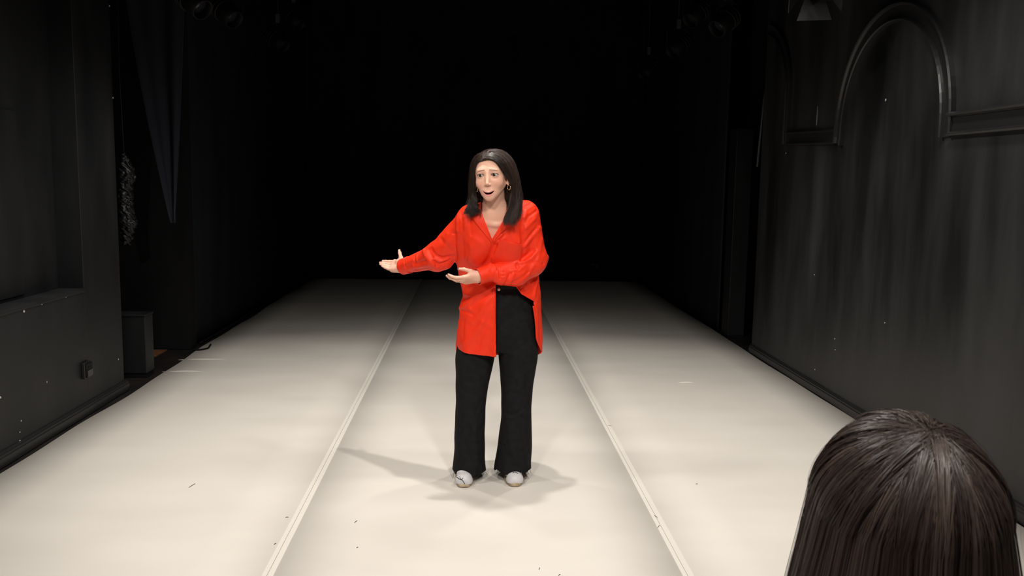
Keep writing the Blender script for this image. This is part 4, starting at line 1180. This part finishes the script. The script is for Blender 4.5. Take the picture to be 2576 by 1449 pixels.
def trousers_f(P, b):
    d = trousers_base(P, b)
    z = P[:, 2]
    if b is not None:
        for pts, amp, w, lo, hi in LEG3:
            if np.any(lo > b[1]) or np.any(hi < b[0]): continue
            d = d - amp * np.exp(-(d_poly(P, pts) / w) ** 2)
        d = d - 0.0012 * np.sin(z * 40 + 5 * np.sin(P[:, 0] * 23)) * np.sin(P[:, 0] * 33 + z * 9)
    left = P[:, 0] < XM
    hem = np.where(left, np.interp(P[:, 0], ZH_L[:, 0], ZH_L[:, 1]), np.interp(P[:, 0], ZH_R[:, 0], ZH_R[:, 1]))
    back = np.clip((P[:, 1] - 4.17) / 0.2, 0, 1)
    hem = hem * (1 - back) + 0.016 * back
    hem = hem + 0.0015 * np.sin(P[:, 0] * 500 + P[:, 1] * 300)
    lower = z < 0.32
    inner = np.where(left, LEG_L.d(P, -0.006), LEG_R.d(P, -0.006))
    d = np.where(lower, np.maximum(d, -np.maximum(inner, z - 0.30)), d)
    return np.maximum(d, (hem - z))
Vt, Ft = sculpt(trousers_f, (-0.22, 3.98, -0.01), (0.46, 4.50, 1.02), 0.0038, slack=1.6)
trousers = obj_np('trousers', Vt, Ft, 'trousers', woman)
trousers['label'] = 'black wide-leg trousers with frayed raw hems'
# waistband, button, seams, frayed threads
wbz0, wbz1 = PELVIS.z1 - 0.042, PELVIS.z1 + 0.004
bm = bmesh.new(); rings = []
for z, gr in ((wbz0, 0.002), (wbz0, 0.0055), (wbz1, 0.0055), (wbz1, 0.0)):
    cx, cy, rx, ry = [float(t) for t in PELVIS.at(min(z, PELVIS.z1))]
    ring = []
    for a in np.linspace(0, 2 * math.pi, 64, endpoint=False):
        ca, sa = math.cos(a), math.sin(a); k = (abs(ca) ** 2.2 + abs(sa) ** 2.2) ** (-1 / 2.2)
        ring.append(bm.verts.new((cx + (rx + gr) * ca * k, cy + (ry + gr) * sa * k, z)))
    rings.append(ring)
for a_, b_ in zip(rings[:-1], rings[1:]):
    for k in range(64): bm.faces.new((a_[k], a_[(k + 1) % 64], b_[(k + 1) % 64], b_[k]))
obj_bm('waistband', bm, 'trousers', trousers, True)
bp, bn = trace(trousers_base, [1254.5], [727])
bm = bmesh.new(); bmesh.ops.create_uvsphere(bm, u_segments=16, v_segments=10, radius=1.0)
bmesh.ops.transform(bm, matrix=Matrix.Translation(bp[0] + bn[0] * 0.008) @ Vector(bn[0]).to_track_quat('Z', 'Y').to_matrix().to_4x4() @ Matrix.Diagonal((0.0085, 0.0085, 0.0035, 1)), verts=bm.verts)
obj_bm('trouser_button', bm, 'brass', trousers, True)['label'] = 'round brass waistband button'
fx, _ = trace(trousers_base, [1254, 1252, 1251], [745, 780, 830])
tube('fly_seam', catmull(fx + np.array((0, -0.001, 0)), 10), 0.0016, 'trousers', trousers, 6)
th = bmesh.new()
for ZH, us in ((ZH_L, [1134, 1136, 1150, 1154, 1158, 1166, 1185, 1205, 1213, 1221, 1224]), (ZH_R, [1241, 1244, 1250, 1262, 1316, 1322, 1328, 1333, 1335])):
    for u in us:
        x = W(u, 1190, 4.17)[0]; z = float(np.interp(x, ZH[:, 0], ZH[:, 1]))
        LEG = LEG_L if ZH is ZH_L else LEG_R
        cx, cy, rx, ry = [float(t) for t in LEG.at(z)]
        x = cx + max(-0.90, min(0.90, (x - cx) / rx)) * rx; z = float(np.interp(x, ZH[:, 0], ZH[:, 1])); q = abs(x - cx) / rx; y = cy - ry * (1 - q ** 2.1) ** (1 / 2.1)
        n = 7; L_ = random.uniform(0.016, 0.050); a = random.uniform(-0.5, 0.5); p = Vector((x, y - 0.002, z + 0.004)); pts = [p.copy()]
        for k in range(n):
            a += random.uniform(-0.7, 0.7)
            p = p + Vector((math.sin(a) * 0.6, -0.5 * random.random(), -math.cos(a) * 0.9)) * (L_ / n)
            p.z = max(p.z, 0.003); pts.append(p.copy())
        bm_tube(th, pts, 0.0009, 4)
fr = obj_bm('frayed_threads', th, 'lace', trousers); fr['kind'] = 'stuff'

# ---- shoes
def make_shoe(cu, cv_toe, toe_y, yaw):
    base = W(cu, cv_toe, toe_y); x0 = base[0]
    cs, sn = math.cos(yaw), math.sin(yaw)
    def tw(p):      # shoe local: x right, y back from toe, z up
        return np.array((x0 + p[0] * cs - p[1] * sn, toe_y + p[0] * sn + p[1] * cs, p[2]))
    up = [cone(tw((0, 0.044, 0.032)), tw((0, 0.115, 0.048)), 0.029, 0.038, 0.03), cone(tw((-0.013, 0.040, 0.028)), tw((0.013, 0.040, 0.028)), 0.027, 0.027, 0.03),
          cone(tw((0, 0.115, 0.052)), tw((0, 0.21, 0.060)), 0.038, 0.036, 0.03), cone(tw((0, 0.17, 0.085)), tw((0, 0.205, 0.09)), 0.036, 0.034, 0.03)]
    def f(P, b):
        d = union(up, P, b)
        L = np.stack([(P[:, 0] - x0) * cs + (P[:, 1] - toe_y) * sn, -(P[:, 0] - x0) * sn + (P[:, 1] - toe_y) * cs, P[:, 2]], 1)
        d = np.maximum(d, 0.016 - P[:, 2])
        # toe-cap stitching groove and tongue line
        g = np.abs(np.sqrt((L[:, 0] / 0.9) ** 2 + (L[:, 1] - 0.115) ** 2) - 0.062)
        d = d + 0.0012 * np.exp(-(g / 0.0022) ** 2) * (L[:, 2] > 0.035)
        return d
    V, F = sculpt(f, tw((0, 0.13, 0.06)) - (0.09, 0.16, 0.065), tw((0, 0.13, 0.06)) + (0.09, 0.16, 0.085), 0.0022)
    sh = obj_np('shoe', V, F, 'shoe', woman)
    # sole: rounded outline swept upward
    out = []
    for a in np.linspace(0, 2 * math.pi, 48, endpoint=False):
        c_, s_ = math.cos(a), math.sin(a)
        wx = 0.0445 * (1.0 if s_ < 0 else 0.88); ly = 0.130
        out.append((math.copysign(abs(c_) ** 0.72, c_) * wx, 0.136 + math.copysign(abs(s_) ** 0.80, s_) * ly))
    bm = bmesh.new(); rings = []
    for z, s_ in ((0.0, 0.94), (0.003, 0.985), (0.010, 1.0), (0.018, 0.985), (0.022, 0.93)):
        rings.append([bm.verts.new(tw((x * s_, 0.136 + (y - 0.136) * (0.5 + 0.5 * s_) , z + 0.006 * max(0, (0.05 - y) / 0.05) ** 2))) for x, y in out])
    for a_, b_ in zip(rings[:-1], rings[1:]):
        for k in range(48): bm.faces.new((a_[k], a_[(k + 1) % 48], b_[(k + 1) % 48], b_[k]))
    bm.faces.new(rings[0][::-1]); bm.faces.new(rings[-1])
    obj_bm('sole', bm, 'sole', sh, True)
    return sh, f
shoeA, fA = make_shoe(1166, 1231, 4.105, -0.04)
shoeB, fB = make_shoe(1297, 1228, 4.118, 0.06)
def lace(f, sh, uv, r=0.0016):
    P, N = trace(f, [p[0] for p in uv], [p[1] for p in uv], 3.8)
    tube('lace', catmull(P + N * r * 0.8, 4 * len(uv)), r, 'lace', sh, 6)
lace(fA, shoeA, [(1149, 1200), (1156, 1205), (1163, 1208), (1169, 1217)]); lace(fA, shoeA, [(1156, 1199), (1161, 1206), (1165, 1202)], 0.0012)
lace(fB, shoeB, [(1290, 1190), (1296, 1188), (1303, 1192)], 0.0014); lace(fB, shoeB, [(1291, 1186), (1298, 1184), (1303, 1187)], 0.0012)
# ---- hair: a soft under-volume plus thousands of strands
HC, HRAD = np.array((0, -0.014, 0.030)), np.array((0.0735, 0.092, 0.083))
def slerp(a, b, t):
    a = a / np.linalg.norm(a); b = b / np.linalg.norm(b)
    w = math.acos(max(-0.999, min(0.999, float(a @ b))))
    return (np.sin((1 - t) * w)[:, None] * a + np.sin(t * w)[:, None] * b) / math.sin(w)
# guide strands in head coordinates, from the part to the tips; forehead -> back
GR = np.array([
    [(-.020, .0690, .072), (-.004, .0755, .079), (.020, .0755, .074), (.040, .0700, .056), (.055, .0590, .027), (.071, .0340, -.002), (.087, -.002, -.035), (.095, -.016, -.075), (.092, .000, -.120), (.080, .030, -.165), (.068, .050, -.210)],
    [(-.018, .020, .118), (.020, .020, .131), (.062, .012, .116), (.092, .005, .078), (.112, -.002, .030), (.122, -.006, -.020), (.126, -.008, -.070), (.122, -.005, -.115), (.110, .008, -.155), (.098, .022, -.190), (.094, .032, -.218)],
    [(-.014, -.035, .120), (.020, -.050, .124), (.058, -.060, .103), (.088, -.065, .062), (.104, -.070, .010), (.112, -.070, -.040), (.118, -.065, -.090), (.118, -.060, -.130), (.116, -.050, -.160), (.118, -.045, -.182), (.122, -.040, -.195)],
    [(-.012, -.060, .112), (.000, -.085, .100), (.012, -.104, .066), (.020, -.113, .020), (.025, -.113, -.030), (.028, -.106, -.070), (.030, -.098, -.110), (.030, -.090, -.140), (.030, -.084, -.165), (.030, -.078, -.180), (.030, -.072, -.190)]])
GL = np.array([
    [(-.022, .0690, .072), (-.036, .066, .070), (-.053, .056, .052), (-.066, .044, .022), (-.075, .032, -.010), (-.081, .022, -.050), (-.082, .018, -.090), (-.077, .026, -.120), (-.072, .034, -.145), (-.066, .038, -.164), (-.066, .038, -.180)],
    [(-.020, .020, .116), (-.047, .018, .110), (-.072, .012, .086), (-.090, .005, .046), (-.099, .000, .000), (-.104, -.003, -.045), (-.106, -.003, -.085), (-.108, .002, -.115), (-.112, .008, -.138), (-.121, .012, -.152), (-.133, .014, -.158)],
    [(-.016, -.035, .119), (-.052, -.050, .112), (-.078, -.060, .082), (-.094, -.065, .040), (-.102, -.068, -.010), (-.106, -.066, -.050), (-.108, -.060, -.090), (-.108, -.050, -.120), (-.110, -.040, -.140), (-.114, -.030, -.155), (-.118, -.030, -.165)],
    [(-.012, -.060, .112), (-.020, -.085, .100), (-.026, -.104, .066), (-.030, -.113, .020), (-.032, -.113, -.030), (-.033, -.106, -.070), (-.034, -.098, -.110), (-.034, -.090, -.140), (-.034, -.084, -.165), (-.034, -.078, -.180), (-.034, -.072, -.190)]])
GR[..., 0] *= 1.04
for _G in (GR, GL): _G[..., 2] = np.where(_G[..., 2] > 0.06, 0.06 + (_G[..., 2] - 0.06) * 0.74, _G[..., 2])
_M = 18
GRs = [catmull(g, _M) for g in GR]; GLs = [catmull(g, _M) for g in GL]
def hair_strand(s, t, rnd):
    """head-local strand on side s (-1 viewer's left, +1 right); t runs from the forehead to the back of the head"""
    G = GRs if s > 0 else GLs
    x = t * 3 / 1.0; i = min(2, int(x)); f = x - i; f = f * f * (3 - 2 * f) * 0.5 + f * 0.5
    st = G[i] * (1 - f) + G[i + 1] * f
    k = np.linspace(0, 1, _M)
    # depth within the hair: inner strands lie closer to the head
    sc = 1.0 - 0.13 * rnd[0] * np.sin(np.clip(k * 1.6, 0, 1) * math.pi / 2)
    st = HC * np.array((1, 1, 0)) + (st - HC * np.array((1, 1, 0))) * np.stack([sc, sc, 1 + 0 * k], 1)
    st[:, 2] += (1 - np.clip(k * 5, 0, 1)) * 0.007 * (rnd[0] - 0.75) * (t < 0.2)
    # length, loose wave growing to the tips
    st[:, 2] -= np.clip(k - 0.45, 0, 1) * 0.10 * (rnd[1] - 0.55)
    w = np.clip(k - 0.35, 0, 1) ** 1.2
    st[:, 0] += 0.019 * w * np.sin(k * 12 + rnd[3] * 6.0 + s)
    st[:, 1] += 0.019 * w * np.cos(k * 10 + rnd[2] * 6.0)
    return st
LOCKS = np.random.default_rng(3).random((80, 4)); LOCKS_F = np.random.default_rng(5).random((64, 5))
def woman_hair():
    S, tone, rad = [], [], []
    for s, cnt in ((1, 3000), (-1, 2400)):
        for i in range(cnt):
            t = RNG.random() ** 1.35
            # locks: neighbours share their waviness
            lock = int(t * 34); lr = LOCKS[lock + (s > 0) * 40]
            rnd = lr * np.array((0.6, 0.7, 0.93, 0.93)) + RNG.random(4) * np.array((0.4, 0.3, 0.07, 0.07))
            st = hair_strand(s, t, rnd)
            lock_off = (lr[:3] - 0.5) * np.array((0.014, 0.014, 0.0))
            prog = np.linspace(0, 1, len(st))[:, None]
            st = st + lock_off * prog + RNG.normal(0, 1, 3) * np.array((0.0035, 0.0035, 0.002)) * (0.3 + prog)
            S.append(st); tone.append(np.clip(0.10 + 0.60 * lr[0] ** 1.5 + RNG.normal(0, 0.15), 0, 1)); rad.append(RNG.uniform(0.0005, 0.0010))
    # flyaways
    for i in range(70):
        s = 1 if i % 2 else -1; t = RNG.random()
        st = hair_strand(s, t, RNG.random(4)); st = st + np.linspace(0, 1, len(st))[:, None] ** 1.5 * RNG.normal(0, 0.014, 3) + (st - HC) * 0.05
        S.append(st); tone.append(0.7); rad.append(0.0004)
    S = np.array(S)
    Wd = H_O + S @ H_M
    # strands rest on the shirt instead of passing through it
    P = Wd.reshape(-1, 3)
    for _ in range(2):
        low = P[:, 2] < 1.45
        Q = P[low]; d = shirt_base(Q, None); e = 0.004
        G = np.stack([shirt_base(Q + np.eye(3)[i] * e, None) - d for i in range(3)], 1); G /= np.linalg.norm(G, axis=1, keepdims=True) + 1e-9
        push = np.clip(0.010 - d, 0, 0.06)
        P[low] = Q + G * push[:, None]
    # and stay out of the face and neck
    d = body_f(P, None); near = d < 0.004
    Q = P[near]; e = 0.003; d0 = d[near]
    G = np.stack([body_f(Q + np.eye(3)[i] * e, None) - d0 for i in range(3)], 1); G /= np.linalg.norm(G, axis=1, keepdims=True) + 1e-9
    P[near] = Q + G * np.clip(0.005 - d0, 0, 0.03)[:, None]
    # drop strands that would cross the throat
    S2 = P.reshape(S.shape); Lc = to_head(P).reshape(S.shape)
    bad = ((Lc[..., 1] > -0.02) & (np.abs(Lc[..., 0]) < 0.052) & (Lc[..., 2] < -0.065)).any(1)
    return S2[~bad], np.array(tone)[~bad], np.array(rad)[~bad]
_S, _tone, _rad = woman_hair()
hair = strands_mesh('hair', _S, _rad, _tone, 'hair', woman)
hair['label'] = 'dark brown shoulder-length hair, parted at the side'
# under-volume follows the strands
def hair_core(P, b):
    L = to_head(P)
    d = d_ell(L, HC, HRAD + np.array((0.006, 0.0035, 0.006)))
    face = np.maximum(d_ell(L, (0.000, 0.085, -0.025), (0.072, 0.105, 0.112)), -L[:, 1] - 0.030)
    d = smax(d, -face, 0.008)
    nape = d_ell(L, (0, -0.060, -0.065), (0.082, 0.038, 0.105))
    d = smin(d, nape, 0.04)
    for s, w in ((1, 1.0), (-1, 0.85)):
        d = smin(d, d_cone(L, np.array((s * 0.082, -0.040, 0.00)), np.array((s * 0.092, -0.040, -0.11)), 0.014 * w, 0.016 * w), 0.03)
    d = np.maximum(d, np.where(L[:, 2] < -0.030, L[:, 1] + 0.030, -1))
    d = np.maximum(d, -(body_f(P, b) - 0.001))
    return np.maximum(d, -(shirt_base(P, b) - 0.003))
Vh, Fh = sculpt(hair_core, H_O - (0.16, 0.15, 0.24), H_O + (0.16, 0.16, 0.135), 0.0035)
core = obj_np('hair_mass', Vh, Fh, 'hair_core', hair)
_at = core.data.attributes.new('tone', 'FLOAT', 'POINT'); _at.data.foreach_set('value', np.full(len(Vh), 0.10, np.float32))

# ================================================================== the seated watcher in the foreground
F_Y = 0.86
FC = W(2276, 1282, F_Y)                      # centre of the skull
FR = np.array((0.080, 0.098, 0.094))
f_top = W(2262, 1088, F_Y - 0.01)            # whorl, seen from behind and above
FW = np.array((W(2252, 1088, F_Y)[0] - FC[0], -0.045, 0.0)); 
def fg_dir(az, el):
    return np.array((math.sin(az) * math.cos(el), math.cos(az) * math.cos(el), math.sin(el)))
WH = np.array((-0.06, -0.34, 0.94)); WH /= np.linalg.norm(WH)
FG = [ell(FC, (0.074, 0.092, 0.088), 0.03), ell(FC + (0, 0.045, -0.05), (0.058, 0.052, 0.075), 0.03), cone(FC + (0, 0.06, -0.10), FC + (0, 0.085, -0.09), 0.018, 0.014, 0.02),
      ell(FC + (0, 0.103, -0.035), (0.012, 0.016, 0.022), 0.015)]
FG += [ell(FC + (s * 0.076, 0.0, -0.03), (0.009, 0.018, 0.030), 0.01) for s in (-1, 1)]
FG += chain([FC + (0, -0.015, -0.07), FC + (0, -0.035, -0.19)], [0.050, 0.056], 0.04)
SHL, SHR = FC + (-0.185, -0.045, -0.235), FC + (0.185, -0.045, -0.235)
FG += [cone(FC + (0, -0.035, -0.20), SHL, 0.055, 0.050, 0.04), cone(FC + (0, -0.035, -0.20), SHR, 0.055, 0.050, 0.04)]
SEAT_Z = 0.46
HIPC = np.array((FC[0], F_Y - 0.09, SEAT_Z + 0.105))
FG += [cone(FC + (-0.07, -0.045, -0.30), HIPC + (-0.06, 0, 0.02), 0.100, 0.098, 0.06), cone(FC + (0.07, -0.045, -0.30), HIPC + (0.06, 0, 0.02), 0.100, 0.098, 0.06)]
KN = [HIPC + (s * 0.11, 0.43, -0.02) for s in (-1, 1)]
AN = [np.array((k[0], k[1] + 0.03, 0.075)) for k in KN]
for s, k, a in zip((-1, 1), KN, AN):
    FG += chain([HIPC + (s * 0.085, 0.02, -0.01), k, a], [0.085, 0.056, 0.038], 0.03)
    FG += [cone(a + (0, -0.02, -0.035), a + (0, 0.17, -0.045), 0.036, 0.028, 0.02)]
    sh = SHL if s < 0 else SHR; el = sh + (s * 0.035, 0.02, -0.27); wr = k + (-s * 0.03, -0.11, 0.075)
    FG += chain([sh, el, wr], [0.046, 0.037, 0.025], 0.03)
    FG += Hand(wr, (-s * 0.15, 0.97, -0.20), (-s, -0.1, 0.0), s < 0, [(0.1, 0.25, 0.2)] * 4, (0.06, 0.0, -0.06, -0.13), [(0.020, 0.024, 0.004), (0.046, 0.046, 0.008), (0.070, 0.058, 0.010), (0.090, 0.064, 0.012)], 0.93).prims
def fg_f(P, b): return union(FG, P, b)
Vg, Fg = sculpt(fg_f, (FC[0] - 0.32, F_Y - 0.25, -0.01), (FC[0] + 0.32, F_Y + 0.75, FC[2] + 0.12), 0.006)
watcher = obj_np('person', Vg, Fg, 'skin')
set_paint(watcher, np.tile(np.array((0.72, 0.42, 0.31)), (len(Vg), 1)))
tag(watcher, 'seated watcher with long brown hair seen from behind at the lower right', 'person')
def jumper_f(P, b):
    d = union(FG, P, b) - 0.012 - 0.0015 * np.sin(P[:, 2] * 60 + np.sin(P[:, 0] * 40) * 2)
    neck = np.linalg.norm(P[:, :2] - (FC + (0, -0.03, 0))[:2], axis=1) - 0.075
    d = np.maximum(d, np.minimum(P[:, 2] - (FC[2] - 0.205), 9)); d = np.maximum(d, (SEAT_Z + 0.03) - P[:, 2])
    d = np.maximum(d, P[:, 1] - (F_Y + 0.235))
    return d
Vj, Fj = sculpt(jumper_f, (FC[0] - 0.34, F_Y - 0.27, 0.44), (FC[0] + 0.34, F_Y + 0.30, FC[2] - 0.15), 0.006)
obj_np('jumper', Vj, Fj, 'jumper', watcher)
def slacks_f(P, b):
    d = union(FG, P, b) - 0.009
    low = np.minimum(np.maximum(P[:, 2] - (SEAT_Z + 0.20), -9), 9)
    d = np.maximum(d, low); d = np.maximum(d, 0.085 - P[:, 2])
    hand = np.minimum(np.linalg.norm(P - (KN[0] + (0.02, -0.03, 0.09)), axis=1), np.linalg.norm(P - (KN[1] + (-0.02, -0.03, 0.09)), axis=1))
    return np.maximum(d, 0.0 + np.where((P[:, 2] > KN[0][2] + 0.062) & (P[:, 1] > F_Y + 0.12), 1, -1) * 0.01 + np.where((P[:, 2] > KN[0][2] + 0.062) & (P[:, 1] > F_Y + 0.12), 0, -1))
Vk, Fk = sculpt(slacks_f, (FC[0] - 0.3, F_Y - 0.27, 0.07), (FC[0] + 0.3, F_Y + 0.5, 0.70), 0.007)
obj_np('trousers', Vk, Fk, 'trousers', watcher)

def fg_hair():
    n, m = 11000, 18
    S = np.zeros((n, m, 3)); tone = np.zeros(n); rad = np.zeros(n)
    for i in range(n):
        az = RNG.uniform(-math.pi, math.pi)
        # many more behind, where the photo looks
        if RNG.random() < 0.55: az = RNG.choice((-1, 1)) * (math.pi - abs(RNG.normal(0, 0.95)))
        off = 0.02 + 0.95 * RNG.random() ** 0.8
        lock = int((az + math.pi) / (2 * math.pi) * 60); lr = LOCKS_F[lock]
        d1 = np.array((math.sin(az), math.cos(az), -0.05))
        n1 = 9; tt = np.linspace(min(off, 0.85) * 0.75, 1, n1)
        w0 = WH + RNG.normal(0, 1, 3) * 0.06; dd = slerp(w0, d1, tt); dd /= np.linalg.norm(dd, axis=1, keepdims=True)
        tw = 0.35 * (1 - tt) * np.exp(-tt * 2); dd[:, :2] = np.stack([dd[:, 0] * np.cos(tw) - dd[:, 1] * np.sin(tw), dd[:, 0] * np.sin(tw) + dd[:, 1] * np.cos(tw)], 1)
        lift = 0.004 + 0.008 * np.clip(tt, 0, 1) + 0.006 * RNG.random() + 0.006 * (lr[3] - .5)
        hd = FC + dd * (np.array((0.074, 0.094, 0.090)) + lift[:, None])
        e = hd[-1]; k = np.linspace(0, 1, m - n1 + 1)[1:]
        L_ = 0.34 + 0.05 * (RNG.random() - 0.5) + 0.06 * (lr[1] - .5)
        rr = np.array((d1[0], d1[1], 0)); rr /= np.linalg.norm(rr)
        flare = (0.014 * np.sin(np.minimum(k * 2.4, 1.6)) + 0.022 * k) * (0.5 + 0.8 * abs(rr[0]))
        fall = e + np.stack([0 * k, 0 * k, -L_ * k], 1) + rr * flare[:, None]
        wav = np.stack([np.cos(k * (5 + 3 * lr[0]) + lr[2] * 6), np.sin(k * (4 + 3 * lr[1]) + lr[3] * 6), 0 * k], 1)
        fall += 0.006 * wav * k[:, None]
        if rr[1] > 0: fall[:, 1] -= 0.05 * rr[1] * k
        S[i] = np.concatenate([hd, fall])
        prog = np.linspace(0, 1, m)[:, None]
        S[i] += prog * (lr[:3] - 0.5) * np.array((0.010, 0.008, 0)) + (0.25 + prog) * RNG.normal(0, 1, 3) * np.array((0.0022, 0.0022, 0.001)) + prog * np.stack([0.0015 * np.sin(np.linspace(0, 9, m) + RNG.random() * 6)] * 3, 1)
        tone[i] = np.clip(0.18 + 0.55 * lr[4] ** 2 + RNG.normal(0, 0.14), 0, 1); rad[i] = RNG.uniform(0.00022, 0.00060)
    for i in range(0, 90):   # stray hairs standing off the head
        S[i] = FC + (S[i] - FC) * (1 + RNG.uniform(0.02, 0.07)) + np.linspace(0, 1, m)[:, None] * RNG.normal(0, 0.006, 3); rad[i] = 0.00015
    # rest on the shoulders
    P = S.reshape(-1, 3); low = P[:, 2] < FC[2] - 0.12
    Q = P[low]; d = fg_f(Q, None); e = 0.004
    G = np.stack([fg_f(Q + np.eye(3)[i] * e, None) - d for i in range(3)], 1); G /= np.linalg.norm(G, axis=1, keepdims=True) + 1e-9
    P[low] = Q + G * np.clip(0.02 - d, 0, 0.05)[:, None]
    return P.reshape(S.shape), tone, rad
_S, _tone, _rad = fg_hair()
fhair = ribbons_mesh('hair', _S, _rad, _tone, 'hair_fg', watcher, FC)
fhair['label'] = 'long brown hair falling from a whorl at the crown'
def fg_core(P, b):
    L = P - FC
    d = d_ell(P, FC, (0.076, 0.096, 0.091))
    wh = np.linalg.norm(L - WH * 0.093, axis=1)
    d = smin(d, d_cone(P, FC + (0, -0.020, -0.02), FC + (0, -0.050, -0.20), 0.074, 0.068), 0.03)
    for s in (-1, 1):
        d = smin(d, d_cone(P, FC + (s * 0.055, -0.01, -0.03), FC + (s * 0.070, -0.03, -0.22), 0.032, 0.030), 0.03)
    d = np.maximum(d, -d_ell(P, FC + (0, 0.115, -0.045), (0.062, 0.085, 0.10)))
    d = np.maximum(d, -(wh - 0.009))
    return np.maximum(d, -(fg_f(P, b) - 0.001))
Vc, Fc = sculpt(fg_core, FC - (0.15, 0.16, 0.32), FC + (0.15, 0.13, 0.12), 0.004)
fcore = obj_np('hair_mass', Vc, Fc, 'hair_fg', fhair)
_at = fcore.data.attributes.new('tone', 'FLOAT', 'POINT'); _at.data.foreach_set('value', np.full(len(Vc), 0.12, np.float32))

# plain chair under the watcher
ch = empty('chair', (HIPC[0], HIPC[1] + 0.05, 0)); tag(ch, 'plain black chair under the seated watcher', 'chair')
box('seat', (-0.21, -0.20, SEAT_Z - 0.055), (0.21, 0.22, SEAT_Z - 0.006), 'black', ch, 0.012)
box('backrest', (-0.20, -0.275, 0.62), (0.20, -0.245, 0.90), 'black', ch, 0.012)
for sx in (-0.185, 0.185):
    tube('leg', [(sx, 0.19, -0.006), (sx, 0.17, SEAT_Z - 0.05)], 0.012, 'metal', ch, 8)
    tube('leg', [(sx, -0.27, -0.006), (sx, -0.19, SEAT_Z - 0.05), (sx, -0.25, 0.62), (sx, -0.262, 0.88)], 0.012, 'metal', ch, 8)
